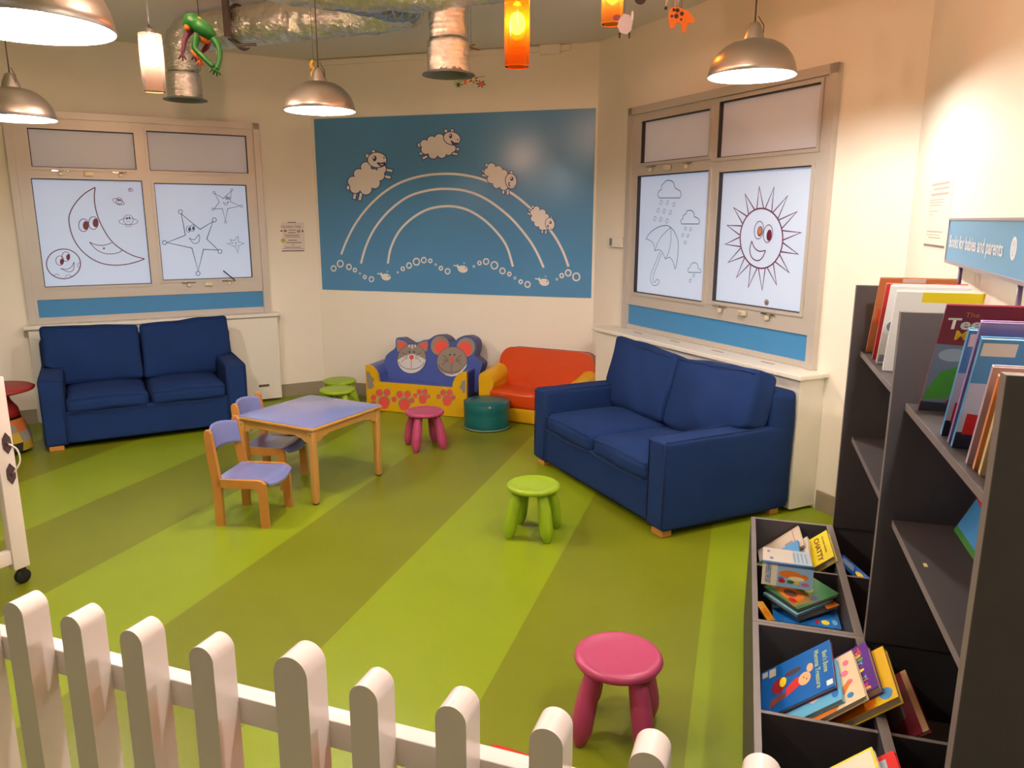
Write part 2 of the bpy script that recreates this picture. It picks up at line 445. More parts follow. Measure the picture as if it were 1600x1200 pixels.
# panes: upper left, upper right, lower left, lower right   (x0, x1, z0, z1)
w1, P1 = make_window('window_1', FL, -2.49, -.495,
    [(-2.328, -1.548, 2.158, 2.466), (-1.445, -.612, 2.155, 2.490), (-2.345, -1.517, 1.171, 2.068), (-1.424, -.640, 1.196, 2.052)],
    (-2.413, -.555, .913, 1.064), None, [(-2.13, 2.115, 1), (-1.92, 2.115, 'box'), (-1.68, 2.115, 1), (-1.21, 1.155, -1), (-1.04, 1.155, 'box'), (-.86, 1.16, 1)], None)
w2, P2 = make_window('window_2', FRT, .516, 2.57,
    [(.692, 1.494, 2.176, 2.49), (1.585, 2.449, 2.157, 2.52), (.657, 1.514, 1.167, 2.082), (1.620, 2.429, 1.188, 2.062)],
    (.576, 2.50, .898, 1.061), None, [(.84, 2.128, 1), (1.05, 2.128, 'box'), (1.27, 2.128, 1), (1.72, 1.14, -1), (1.94, 1.14, 'box'), (2.17, 1.14, 1)], None)
# a broken stay arm lies across the lower right pane of the left window
st = MB(); q0 = FL.px(349, 423, -.03); q1 = FL.px(366, 437, -.03)
st.tube([(q0[0], -.03, q0[1]), (q1[0], -.035, q1[1])], .006, BLACK, n=6); st.build('window_stay', w1)

# drawings on the left window
PUR = mat('drawing_plum', (98, 44, 74), rough=.4); RED = mat('drawing_dark_red', (110, 22, 52), rough=.4); BLU = mat('drawing_blue', (36, 74, 136), rough=.4)
DBL = mat('drawing_navy', (40, 66, 110), rough=.4); TEAL = mat('drawing_teal', (70, 112, 128), rough=.4)
z4 = zoomed(0, 170, 3.529)
def fL(x, y): return FL.px(*z4(x, y), .004)
a = Art(fL, .004)
lw = .0085
a.stroke(cr([(525,433),(470,465),(420,515),(388,570),(380,620),(395,690),(425,750),(470,800),(530,840),(600,860),(680,860),(750,845),(797,828)]), lw, PUR)
a.stroke(cr([(525,433),(520,480),(525,540),(545,610),(580,680),(620,735),(670,775),(730,808),(797,828)]), lw, PUR)
for (cx, cy, rx, ry, px_, py_) in ((461,642,27,35,472,643), (515,630,26,35,526,629)):
    a.ell(cx, cy, rx, ry, .006, PUR); a.disc(px_, py_, 15, 24, RED)
a.stroke(cr([(493,735),(530,750),(575,752),(617,738)]), .006, PUR); a.stroke(cr([(493,735),(530,775),(575,797),(620,800),(655,792),(674,780)]), .006, PUR); a.disc(573, 770, 5, 6, PUR)
a.build('moon_drawing', P1[2])
a = Art(fL, .004)
a.ell(350, 855, 94, 82, .008, PUR)
for (cx, cy, px_, py_) in ((330,837,341,843), (363,815,376,818)): a.ell(cx, cy, 22, 26, .005, PUR); a.disc(px_, py_, 11, 17, RED)
a.stroke(cr([(335,880),(370,885),(395,870),(408,845)]), .005, PUR); a.stroke(cr([(335,880),(360,893),(385,899),(405,885),(409,845)]), .005, PUR)
a.ell(312, 922, 14, 10, .004, PUR, a0=180, a1=360); a.ell(377, 930, 16, 14, .004, PUR, a0=180, a1=360); a.ell(440, 862, 12, 14, .004, PUR, a0=80, a1=280)
a.build('planet_drawing', P1[2])
a = Art(fL, .004)
a.ell(708, 612, 27, 27, .004, PUR); a.ell(708, 622, 52, 18, .004, PUR); a.disc(700, 604, 5, 7, PUR); a.disc(714, 602, 5, 7, PUR); a.ell(708, 615, 12, 8, .003, PUR, a0=20, a1=160)
a.ell(709, 643, 18, 8, .003, PUR, a0=0, a1=180)
a.ell(657, 510, 17, 20, .004, PUR); a.ell(653, 512, 34, 13, .004, PUR, rot=.35); a.disc(652, 505, 4, 6, PUR); a.disc(662, 504, 4, 6, PUR); a.ell(657, 516, 9, 6, .003, PUR, a0=10, a1=170)
a.ell(720, 447, 12, 10, .004, PUR); a.disc(718, 446, 5, 4, PUR)
a.build('ringed_planets_drawing', P1[2])
def star_drawing(name, pts, tips, tr, eyes, mouth, w_):
    a = Art(fL, .004); a.stroke(pts, w_, BLU, closed=True)
    for (x, y) in tips: a.ell(x, y, tr, tr*1.05, w_*.8, BLU)
    for (x, y, r_) in eyes: a.ell(x, y, r_, r_*1.5, w_*.6, BLU); a.disc(x+r_*.3, y+1, r_*.5, r_*.9, DBL)
    for mm in mouth: a.stroke(cr(mm), w_*.7, BLU)
    a.build(name, P1[3])
star_drawing('large_star_drawing', [(1000,580),(1103,665),(1174,622),(1140,718),(1203,779),(1122,775),(1093,895),(1058,768),(920,738),(1022,697)],
    [(995,568),(1182,613),(1213,787),(1092,908),(907,738)], 11, [(1040,663,12),(1062,658,12)], [[(1043,712),(1070,722),(1097,692)],[(1043,712),(1065,740),(1092,738),(1101,715),(1097,692)]], .007)
star_drawing('small_star_drawing', [(1184,466),(1232,495),(1275,453),(1270,512),(1324,536),(1256,550),(1243,616),(1225,550),(1181,552),(1209,515)],
    [(1180,462),(1279,446),(1332,537),(1244,624),(1174,554)], 6, [(1248,491,6),(1260,493,6)], [[(1230,515),(1245,522),(1260,510)],[(1230,515),(1240,530),(1253,528),(1260,510)]], .005)
star_drawing('tiny_star_drawing', [(1268,721),(1292,727),(1312,702),(1315,735),(1345,742),(1317,756),(1312,795),(1298,762),(1250,743),(1284,742)], [], 6, [(1300,740,3)], [[(1292,750),(1302,756),(1312,748)]], .004)

# drawings on the right window
z5 = zoomed(940, 230, 3.2425)
def fR(x, y): return FRT.px(*z5(x, y), .004)
a = Art(fR, .004); w_ = .006
a.stroke(cr([(292,257),(285,240),(292,222),(304,213),(304,195),(316,182),(326,171),(343,168),(358,173),(367,186),(372,206),(384,213),(399,224),(402,242),(396,257)])+[(292,257)], w_, TEAL)
a.stroke(cr([(405,389),(402,373),(412,360),(415,345),(428,337),(433,324),(447,320),(462,325),(469,340),(470,352),(485,358),(496,372),(493,389)])+[(405,389)], w_, TEAL)
a.stroke(cr([(440,634),(437,620),(448,608),(452,595),(465,586),(480,588),(489,602),(488,612),(502,622),(503,635)])+[(440,634)], w_*.8, TEAL)
a.build('clouds_drawing', P2[2])
a = Art(fR, .004)
for (x, y) in ((302,279),(334,281),(367,290),(287,320),(317,324),(349,331),(270,362),(300,366),(332,373),(426,412),(452,416),(412,445),(438,449),(424,483),(468,650),(450,676)):
    k = 1 if y < 400 and x < 400 else .8
    a.ell(x, y, 6*k, 11*k, .0035, TEAL, rot=.3)
a.build('raindrops_drawing', P2[2])
a = Art(fR, .004)
a.stroke(cr([(225,465),(240,440),(265,418),(295,402),(330,397),(352,408),(372,435),(388,480),(387,540),(380,590),(372,618)]), w_, TEAL)
for s_ in ([(225,465),(250,475),(265,495),(270,525)], [(270,525),(290,520),(308,532),(323,567)], [(323,567),(345,558),(362,580),(372,618)], [(350,406),(305,450),(283,490),(270,525)], [(350,406),(352,470),(340,530),(323,567)]):
    a.stroke(cr(s_), w_*.8, TEAL)
a.stroke(cr([(295,530),(268,600),(250,645),(248,672),(258,695),(274,701),(289,690),(291,674),(279,671),(272,684),(263,678),(263,650),(283,595),(306,534)]), w_*.8, TEAL)
a.build('umbrella_drawing', P2[2])
a = Art(fR, .004)
cx, cy, rx, ry = 810, 462, 108, 152
a.ell(cx, cy, rx, ry, .010, PUR, n=48)
for (tx, ty) in ((799,200),(874,203),(942,247),(990,327),(1010,433),(996,542),(950,635),(887,698),(814,724),(744,710),(684,660),(642,584),(627,492),(637,396),(670,306),(728,238)):
    t = math.atan2((ty-cy)/ry, (tx-cx)/rx)
    b = [(cx+rx*1.02*math.cos(t+d), cy+ry*1.02*math.sin(t+d)) for d in (-.155, .155)]
    a.stroke([b[0], (tx, ty), b[1]], .0085, PUR)
a.ell(798, 420, 23, 45, .005, PUR, rot=.12); a.disc(803, 426, 13, 26, RED, rot=.12); a.disc(803, 424, 9, 20, flat((190, 140, 90)), 1, rot=.12)
a.ell(844, 438, 23, 45, .005, PUR, rot=.12); a.disc(850, 446, 13, 29, RED, rot=.12)
a.stroke(cr([(762,475),(775,508),(800,527),(832,523)]), .007, PUR); a.stroke(cr([(762,475),(752,520),(762,558),(790,575),(815,560),(832,523)]), .007, PUR)
a.build('sun_drawing', P2[3])
a = Art(fR, .004); a.disc(836, 787, 12, 16, flat((150, 140, 132))); a.disc(836, 790, 7, 8, flat((110, 100, 110)), 1); a.build('round_sticker', P2[3])

# ------------------------------------------------------------ window boxes (radiator covers) with sill boards
def rad_cover(fr, x0, x1, d, sd, label, slot):
    t = thing('radiator_cover', label, 'radiator cover', fr.wld(0, 0), fr.a)
    MB().box(x0, x1, -d, -.002, .02, .826, WHITE).build('casing', t)
    if slot:
        s_ = MB(); s_.rbox(slot[0]-.05, slot[0]+.05, -d-.002, -d+.004, slot[1]-.012, slot[1]+.012, .01, mat('slot_dark', (92, 84, 74), rough=.7)); s_.build('finger_slot', t)
    b = MB(); b.rbox(x0-.03, x1+.03, -sd, -.002, .828, .858, .006, WHITE)
    b.build('sill_board', t)
    g = MB()
    for k in range(4):
        xx = x0+(x1-x0)*(.18+.21*k); g.box(xx, xx+.11, -sd*.45, -sd*.38, .8575, .8592, SKIRT)
    g.build('vent_slot', t)
rad_cover(FL, -2.50, -.455, .12, .15, 'white boxed radiator cover under the left window with the moon and stars', (-.62, .155))
rad_cover(FRT, .38, 2.64, .20, .235, 'white boxed radiator cover under the right window with the umbrella and sun', None)

# ------------------------------------------------------------ mural
z6 = zoomed(480, 160, 3.478)
mu = thing('mural_panel', 'large sky-blue wall panel with leaping white sheep and rainbow arcs', 'mural', FM.O, 0)
q = [FM.px(491, 185, -.006), FM.px(931, 170, -.006), FM.px(923, 466, -.006), FM.px(503, 452, -.006)]
x0 = (q[0][0]+q[3][0])/2; x1 = (q[1][0]+q[2][0])/2; z1 = (q[0][1]+q[1][1])/2; z0 = (q[2][1]+q[3][1])/2
MB().box(max(.008, x0), x1, -.006, -.0005, z0, z1, MURAL).build('panel', mu)
def fM(zz): return lambda x, y: FM.px(*zz(x, y), -.006)
A1 = [(185,826),(215,750),(262,660),(330,570),(420,487),(520,430),(640,397),(765,388),(870,398),(970,425),(1100,487),(1210,573),(1325,700),(1385,800),(1420,892)]
A2 = [(292,876),(320,780),(370,680),(450,585),(550,512),(660,478),(765,470),(870,483),(980,530),(1100,622),(1190,725),(1245,810),(1285,898)]
A3 = [(438,876),(455,790),(500,700),(570,630),(660,580),(765,564),(860,580),(950,630),(1030,705),(1085,785),(1118,892)]
for A_ in (A1, A2, A3):
    a = Art(fM(z6), -.006); a.stroke(cr(A_, 8), .021, CREAM); a.build('rainbow_arc', mu)
def sheep(zz, body, head, ears, legs, lt, tail, eye, nost, mouth, g=9):
    a = Art(fM(zz), -.006)
    for (x0_, y0_, x1_, y1_) in legs:
        d = V((x1_-x0_, y1_-y0_)).normalized()*g; a.bar(x0_, y0_, x1_+d.x, y1_+d.y, lt+g, INK, 1); a.bar(x0_, y0_, x1_, y1_, lt, CREAM, 2)
    for (x, y, r_) in [tail]+ears: a.disc(x, y, r_, r_*1.1, INK, 1, grow=g); a.disc(x, y, r_, r_*1.1, CREAM, 2)
    for (x, y, r_) in body: a.disc(x, y, r_, r_, INK, 3, grow=g)
    for (x, y, r_) in body: a.disc(x, y, r_, r_, CREAM, 4)
    mx_ = sum(b[0] for b in body)/len(body); my_ = sum(b[1] for b in body)/len(body)
    for (x, y, r_) in body: a.disc((x+mx_)/2, (y+my_)/2, r_, r_, CREAM, 4)
    a.disc(mx_, my_, body[0][2], body[0][2], CREAM, 4)
    x, y, rx_, ry_, rot = head; a.disc(x, y, rx_, ry_, INK, 5, rot=rot, grow=g); a.disc(x, y, rx_, ry_, CREAM, 6, rot=rot)
    x, y, rx_, ry_ = eye; a.disc(x, y, rx_, ry_, INK, 7); a.disc(x-rx_*.3, y-ry_*.3, rx_*.4, ry_*.45, CREAM, 8)
    a.disc(nost[0], nost[1], nost[2], nost[2], INK, 7)
    for mm in mouth: a.stroke(cr(mm), .008*g/5.5, INK, 7)
    a.build('sheep', mu)
zA = zoomed(500, 190, 6.667); zB = zoomed(720, 220, 6.667)
sheep(zA, [(480,475,52),(405,545,50),(345,625,52),(370,690,55),(480,700,60),(570,640,55),(618,560,55),(645,495,45),(490,590,110)], (597,400,96,76,.05), [(493,358,18),(558,314,17)],
    [(680,500,755,515),(660,568,735,583),(368,745,356,805),(430,745,412,820)], 13, (297,688,20), (570,384,21,30), (668,378,8), [[(598,428),(635,437),(680,425)],[(598,428),(625,455),(655,462),(680,430)]])
sheep(zA, [(1090,232,42),(1165,198,45),(1245,178,48),(1325,215,60),(1375,280,38),(1340,310,38),(1270,335,44),(1180,338,48),(1105,290,48),(1210,260,90)], (1377,175,86,64,.25), [(1312,97,15),(1378,97,15)],
    [(1400,278,1450,290),(1370,328,1432,342),(1070,325,1040,338),(1115,362,1070,385)], 11, (1037,245,19), (1362,150,17,26), (1437,190,7), [[(1368,200),(1400,225),(1440,227)],[(1368,200),(1385,232),(1415,237)]])
sheep(zB, [(320,275,40),(390,305,42),(445,345,42),(480,440,40),(450,470,42),(375,455,38),(320,400,42),(285,325,40),(385,390,75)], (525,420,55,76,-.12), [(527,330,13),(570,372,9)],
    [(275,368,222,358),(255,318,224,312),(445,505,442,553),(492,510,487,563)], 9, (272,255,15), (532,396,18,22), (556,470,5), [[(512,430),(500,452),(515,475)]], g=8)
sheep(zB, [(790,715,32),(850,748,34),(885,795,34),(885,890,36),(850,895,34),(800,860,34),(765,810,34),(760,748,34),(825,805,58)], (930,865,46,62,-.12), [(942,800,9),(968,838,7)],
    [(728,770,694,750),(732,735,710,716),(852,920,847,962),(890,925,884,972)], 7, (750,687,11), (934,850,14,16), (942,910,4), [[(915,875),(905,890),(918,905)]], g=6.5)
z7 = zoomed(480, 380, 3.5556)
for (x, y, r_) in ((147,140,13),(184,114,16),(232,132,13),(265,149,9),(293,168,4),(320,188,8),(357,200,12),(503,162,4),(531,142,9),(566,124,13),(607,103,17),(648,94,13),(684,98,9),(714,119,5),(743,139,9),(780,156,13),
    (926,129,5),(957,110,9),(994,102,14),(1040,123,18),(1085,154,14),(1123,171,9),(1154,193,6),(1186,214,9),(1224,229,14),(1387,200,5),(1414,180,10),(1450,165,15),(1495,187,19)):
    a = Art(fM(z7), -.006); a.ell(x, y, r_, r_*1.1, .0125 if r_ > 7 else .006, CREAM); a.build('bubble', mu)
for (x, y, k) in ((438,188,1), (864,144,1.05), (1317,217,1.05)):
    a = Art(fM(z7), -.006)
    a.disc(x, y, 26*k, 19*k, CREAM, rot=.15); a.disc(x-12*k, y-3*k, 22*k, 9*k, CREAM, rot=.6)
    a.fill([(x-22*k, y-2*k), (x-34*k, y-16*k), (x-28*k, y-18*k), (x-12*k, y-10*k)], CREAM)
    a.fill([(x-30*k, y-14*k), (x-50*k, y-16*k), (x-46*k, y-23*k), (x-34*k, y-20*k), (x-24*k, y-27*k), (x-22*k, y-20*k)], CREAM)
    a.disc(x+15*k, y-5*k, 3, 4, INK, 1)
    a.stroke([(x+8*k, y-26*k), (x+4*k, y-36*k)], .004, CREAM); a.stroke([(x+8*k, y-26*k), (x+12*k, y-34*k)], .004, CREAM)
    a.build('whale', mu)

# ------------------------------------------------------------ notices and switch on the walls
PAP = mat('notice_paper', (222, 212, 204), rough=.5); DT = flat((92, 76, 78))
t = thing('wall_notice', 'small printed notice with a yellow spot on the wall left of the mural', 'notice', FL.O, FL.a)
a = Art(lambda x, y: FL.px(430+x/20, 340+y/20, 0), -.002)
p0 = FL.px(440, 348); p1 = FL.px(477, 392)
MB().box(p0[0], p1[0], -.0018, -.0005, p1[1], p0[1], PAP).build('sheet', t)
a.bar(200, 1043, 900, 1035, 14, flat((60, 40, 50)))
for (x0_, y_, x1_, h_) in ((380,150,650,12),(420,395,640,9),(400,470,640,10),(290,550,760,9),(320,605,760,8),(400,708,680,10),(340,780,820,11),(500,845,600,7),(310,925,800,8),(200,970,900,5)): a.bar(x0_, y_, x1_, y_, h_, DT)
a.disc(250, 715, 75, 65, flat((190, 178, 40)), 1); a.disc(190, 415, 30, 26, flat((70, 54, 44)), 1); a.disc(310, 415, 55, 40, flat((176, 110, 76)), 1); a.disc(730, 425, 60, 50, flat((170, 150, 110)), 1); a.disc(850, 420, 26, 35, flat((70, 54, 44)), 1)
a.build('print', t)
lettering('FUN FAMILY TIMES', FL.px(438.5, 355)[0], FL.px(438, 354.5)[1]-.012, .034, flat((120, 70, 100)), t, -.003, width=.19)
t = thing('wall_notice', 'tall cream notice of printed lines on the wall behind the blue sign', 'notice', FW.O, FW.a)
p0 = FW.px(1455, 286); p1 = FW.px(1476, 392)
MB().box(p0[0], p1[0]+.02, -.0018, -.0005, p1[1], p0[1], mat('notice_paper_cream', (236, 226, 208), rough=.5)).build('sheet', t)
wd_ = p1[0]+.02-p0[0]; hh = p0[1]-p1[1]
a = Art(lambda x, y: (p0[0]+wd_*x, p0[1]-hh*y), -.002)
for (x0_, x1_, y_, h_) in ((.1,.85,.04,.018),(.2,.85,.11,.014),(.1,.85,.19,.018),(.08,.7,.27,.007),(.08,.7,.31,.007),(.08,.6,.35,.007),(.1,.5,.44,.007),(.1,.3,.49,.005),(.1,.8,.74,.009),(.1,.7,.79,.006),(.2,.75,.83,.008)): a.bar(x0_, y_, x1_, y_, h_, flat((176, 164, 156)))
a.bar(.02, .95, .95, .95, .018, flat((122, 106, 112)), 1)
a.build('print', t)
t = thing('wall_switch', 'small white switch box on the wall just left of the sun window', 'switch', FRT.O, FRT.a)
p0 = FRT.px(958, 370); p1 = FRT.px(978, 387)
MB().rbox(p0[0], p1[0], -.04, -.001, p1[1], p0[1], .006, WHITE).build('housing', t)
MB().box(p0[0]+.01, p0[0]+.045, -.042, -.039, p1[1]+.012, p0[1]-.012, flat((120, 120, 130))).build('button', t)
# small smoke-stained marks / hooks omitted

# ============================================================ sofas
def make_sofa(label, loc, rz, W, D, seed=1):
    t = thing('sofa', label, 'sofa', loc, rz, None)
    h = W/2; aw = .165
    MB().rbox(-h+aw-.01, h-aw+.01, -D+.015, -.05, .045, .30, .02, SOFA, n=10, noise_amt=.003, seed=seed).build('base', t)
    for sg in (-1, 1):
        a0, a1 = (-h, -h+aw) if sg < 0 else (h-aw, h)
        am = MB().rbox(a0, a1, -D, -.02, .04, .56, .022, SOFA, n=10, noise_amt=.004, seed=seed+sg).build('armrest', t)
        s_ = MB(); e = .012
        s_.tube([(a0+e, -D-.001, .06), (a0+e, -D-.001, .548), (a1-e, -D-.001, .548), (a1-e, -D-.001, .06)], .0035, SOFA_SEAM, n=6)
        for xx in (a0+e, a1-e): s_.tube([(xx, -D+.01, .560), (xx, -D*.5, .562), (xx, -.25, .560)], .003, SOFA_SEAM, n=6)
        s_.build('piping', am)
    MB().rbox(-h+.005, h-.005, -.19, 0, .05, .765, .035, SOFA, n=10, noise_amt=.004, seed=seed+5).build('back_frame', t)
    iw = h-aw
    for sg in (-1, 1):
        a0, a1 = (-iw, -.004) if sg < 0 else (.004, iw)
        mb = MB().rbox(a0+.004, a1-.004, -D+.002, -.24, .275, .405, .045, SOFA, n=12, puff=(.0, .012, .032), noise_amt=.010, seed=seed+sg*3)
        cu = mb.build('seat_cushion', t)
        s_ = MB(); y_ = -D+.004
        pts = [(a0+.02+(a1-a0-.04)*k/12, y_-.010-.012*math.sin(PI*k/12), .392+.016*math.sin(PI*k/12)) for k in range(13)]
        s_.tube(pts, .0035, SOFA_SEAM, n=6)
        s_.tube([(p[0], p[1]+.004, .292-.004*math.sin(PI*k/12)) for k, p in enumerate(pts)], .0035, SOFA_SEAM, n=6)
        s_.build('piping', cu)
    for sg in (-1, 1):
        # back cushion: narrow between the arms, wide above them
        a0, a1 = (-h+.03, -.004) if sg < 0 else (.004, h-.03)
        mb = MB().rbox(a0, a1, -.085, .085, 0, .47, .032, SOFA, n=16, puff=(0, .045, .015), noise_amt=.014, seed=seed+sg*7)
        lim = iw-.004
        for v in mb.v:
            k = max(0, min(1, (v.z-.10)/.06)); k = k*k*(3-2*k)
            xo = abs(v.x)
            if xo > lim: v.x = math.copysign(lim*(1-k)+xo*k-(xo-lim)*0, v.x)
            # creases running down from the inner top corner
            u = (v.x-a0)/(a1-a0); v.y += .008*math.sin(14*u+9*v.z+seed)*(1-abs(2*u-1))*(1 if v.y < 0 else 0)
            v.z += .018*(u*2-1 if sg > 0 else 1-u*2)*(1 if v.z > .3 else 0)
        T = Matrix.Translation((0, -.335, .405)) @ Matrix.Rotation(-R(15), 4, 'X')
        for i, v in enumerate(mb.v): mb.v[i] = T @ v
        cu = mb.build('back_cushion', t)
        s_ = MB()
        pts = [T @ V((a0+.03+(a1-a0-.06)*k/14, -.088, .455+.018*((k/7-1) if sg > 0 else (1-k/7))+.004*math.sin(k*1.7))) for k in range(15)]
        s_.tube(pts, .0035, SOFA_SEAM, n=6); s_.build('piping', cu)
    for sx in (-1, 1):
        for y_ in (-D+.05, -.10):
            MB().rbox(sx*(h-.075)-.05, sx*(h-.075)+.05, y_-.035, y_+.035, 0, .048, .006, BEECH, n=2).build('foot', t)
    return t
make_sofa('royal-blue two-seat sofa under the right window, nearer the bookcase', FRT.wld((1.088+2.646)/2, -.205), FRT.a, 1.555, .95, 3)
make_sofa('royal-blue two-seat sofa under the left window, behind the small table', FL.wld(-(0.935+2.425)/2, -.16), FL.a, 1.50, .90, 11)

# ============================================================ stools
def make_stool(label, m, loc, rz):
    t = thing('stool', label, 'stool', loc, rz)
    pr = [(.001, .262), (.10, .262), (.128, .264), (.146, .270), (.152, .281), (.149, .292), (.140, .299), (.128, .301), (.122, .2985), (.06, .297), (.001, .297)]
    MB().lathe(pr, m, n=48).build('seat', t)
    for k in range(4):
        a = PI/4+k*PI/2; mb = MB(); pts = []; rs = []
        for i in range(13):
            u = i/12; rr = .098+.058*u+.006*math.sin(PI*u); pts.append((rr*math.cos(a), rr*math.sin(a), .268-.263*u))
            rs.append((.025+.013*math.sin(PI*min(1, u*.62+.1))*1.0)*(1 if u < .75 else 1-.45*((u-.75)/.25)**2))
        pts.append((pts[-1][0], pts[-1][1], 0.0)); rs.append(rs[-1]*.85)
        mb.tube(pts, rs, m, n=16); mb.build('leg', t)
    return t
pk = make_stool('pink plastic round stool nearest the white picket fence', PINK, (-.327, 2.352, 0), R(2))
gr = make_stool('lime-green plastic stool standing alone in front of the right blue sofa', LIME, (-1.054, 3.918, 0), 0)
dup(pk, (-2.297, 5.275, 0), R(40), 'pink plastic round stool in front of the cat and mouse children\'s couch')
G = 'lime-green stools between the table and the far wall'
dup(gr, (-3.333, 5.76, 0), R(20), 'nearer of the two overlapping lime-green stools beyond the small table')
dup(gr, (-3.50, 6.10, 0), R(55), 'farther of the two overlapping lime-green stools, in the wall corner')

# ============================================================ table and chairs
tl = thing('play_table', 'small square beech table with a lilac-blue top', 'table', (-2.695, 4.31, 0), R(-11.2))
hw_, hd_ = .325, .345
T0 = MB(); T0.rbox(-hw_, hw_, -hd_, hd_, .478, .500, .008, MAPLE, n=2)
tt = T0.build('tabletop', tl)
MB().rbox(-hw_+.004, hw_-.004, -hd_+.004, hd_-.004, .4995, .5035, .0018, LAMI, n=2).build('laminate', tt)
def apron(L_, zt, zb):
    pts = [(-L_, zt), (L_, zt)]
    prof = [(L_, zb-.035), (L_-.03, zb-.033), (L_-.06, zb-.012), (L_-.085, zb-.012), (L_-.11, zb), (-L_+.11, zb), (-L_+.085, zb-.012), (-L_+.06, zb-.012), (-L_+.03, zb-.033), (-L_, zb-.035)]
    return pts+prof
for sg in (-1, 1):
    mb = MB().prism(apron(hw_-.055, .478, .435), -.010, .010, MAPLE, T=Matrix.Translation((0, sg*(hd_-.03), 0))); mb.build('apron', tl)
    mb = MB().prism(apron(hd_-.055, .478, .435), -.010, .010, MAPLE, T=Matrix.Translation((sg*(hw_-.03), 0, 0)) @ Matrix.Rotation(PI/2, 4, 'Z')); mb.build('apron', tl)
for sx in (-1, 1):
    for sy in (-1, 1):
        c = V((sx*(hw_-.032), sy*(hd_-.032), 0))
        lg = MB().rbox(c.x-.022, c.x+.022, c.y-.022, c.y+.022, .006, .478, .012, MAPLE, n=3).rbox(c.x-.015, c.x+.015, c.y-.015, c.y+.015, 0, .008, .003, BLACK, n=2).build('leg', tl)
        MB().lathe([(.0001, 0), (.007, 0), (.007, .004), (.0001, .005)], CHROME, T=Matrix.Translation((c.x, c.y+sy*.022, .455)) @ Matrix.Rotation(-sy*PI/2, 4, 'X'), n=12).build('bolt', lg)

def make_chair(label, loc, rz):
    """local: sitter faces +x; width along y"""
    t = thing('child_chair', label, 'chair', loc, rz)
    w = .165
    for sg in (-1, 1):
        y = sg*w
        T = Matrix.Translation((0, y, 0))
        post = [(-.155, 0), (-.108, 0), (-.106, .22), (-.112, .30), (-.126, .42), (-.144, .555), (-.154, .574), (-.174, .574), (-.184, .555), (-.174, .40), (-.157, .24), (-.155, .12)]
        MB().prism(post, -.013, .013, BEECH, T).build('rear_leg', t)
        rail = [(-.13, .235), (-.13, .285), (.115, .285), (.140, .280), (.158, .265), (.162, .24), (.166, .0), (.120, 0), (.116, .215), (.106, .230), (.09, .236)]
        MB().prism(rail, -.013, .013, BEECH, T).build('front_leg', t)
    # curved seat with a waterfall front
    nx, ny = 14, 8; vs = []; fs = []
    def sz(x): return .284-.010*math.sin(PI*(x+.13)/.30)-(0 if x < .12 else ((x-.12)/.07)**2*.035)
    for s_ in (0, 1):
        for i in range(nx+1):
            for j in range(ny+1):
                u = -1+2*j/ny; x = -.135+i/nx*(.315+.018*(1-u*u)); y = u*(w-.012); vs.append((x, y, sz(x)+.004-(.011 if s_ else 0)))
    N = (nx+1)*(ny+1)
    for i in range(nx):
        for j in range(ny):
            q = i*(ny+1)+j; fs.append((q, q+ny+1, q+ny+2, q+1)); fs.append((q+N, q+1+N, q+ny+2+N, q+ny+1+N))
    for i in range(nx):
        for j in (0, ny):
            q = i*(ny+1)+j; fs.append((q, q+N, q+ny+1+N, q+ny+1) if j else (q, q+ny+1, q+ny+1+N, q+N))
    for j in range(ny):
        for i in (0, nx):
            q = i*(ny+1)+j; fs.append((q, q+1, q+1+N, q+N) if i else (q, q+N, q+1+N, q+1))
    MB().add(vs, fs, LAMI, None, False).build('seat', t)
    # bowed backrest with an arched top
    vs = []; fs = []; nu, nv = 16, 8
    for s_ in (0, 1):
        for i in range(nu+1):
            u = -1+2*i/nu; bow = -.055*(1-u*u)
            zt = .545+.028*(1-u*u)**.8; zb = .415+.012*(1-u*u)
            for j in range(nv+1):
                z = zb+(zt-zb)*j/nv; x = -.128-(z-.42)*.14+bow-(.010 if s_ else 0); vs.append((x, u*(w-.010), z))
    N = (nu+1)*(nv+1)
    for i in range(nu):
        for j in range(nv):
            q = i*(nv+1)+j; fs.append((q, q+nv+1, q+nv+2, q+1)); fs.append((q+N, q+1+N, q+nv+2+N, q+nv+1+N))
        for j in (0, nv):
            q = i*(nv+1)+j; fs.append((q, q+N, q+nv+1+N, q+nv+1) if j == 0 else (q, q+nv+1, q+nv+1+N, q+N))
    MB().add(vs, fs, LAMI, None, True).build('backrest', t)
    MB().box(-.135, -.120, -w+.01, w-.01, .235, .262, BEECH).build('cross_rail', t)
    return t
ch = make_chair('child\'s chair with lilac seat and beech legs, the front one beside the table', (-2.72, 3.672, 0), R(10))
dup(ch, (-2.968, 4.25, 0), R(9), 'child\'s chair with lilac seat and beech legs tucked under the far side of the table')

# ============================================================ cat and mouse couch
CB = mat('vinyl_blue', (68, 86, 158), rough=.3, coat=.25, bump=.12, bscale=9, bdist=.01)
CBD = mat('vinyl_navy', (44, 44, 110), rough=.4)
CY = mat('vinyl_yellow', (212, 166, 16), rough=.38, bump=.1, bscale=10, bdist=.01)
GRE = mat('print_grey', (140, 128, 118), rough=.4); PK = mat('print_pink_red', (222, 82, 74), rough=.4); LG = mat('print_light_grey', (206, 204, 206), rough=.4); DK = mat('print_black', (44, 40, 46), rough=.4)
YC = 6.209
FC = Fr((0, 0, 0), 0)
zc = zoomed(560, 500, 7.5)
def fc(y): return lambda x, yy: FC.px(*zc(x, yy), y)
couch = thing('cat_and_mouse_couch', 'small children\'s couch with cat and mouse faces and yellow pawprint front', 'couch', (0, 0, 0))
f0 = fc(YC)
outer = [f0(*p) for p in [(82,530),(120,530),(160,548),(200,590),(225,640),(238,700),(244,728),(1100,795),(1106,740),(1130,680),(1160,640),(1210,612),(1265,608)]]
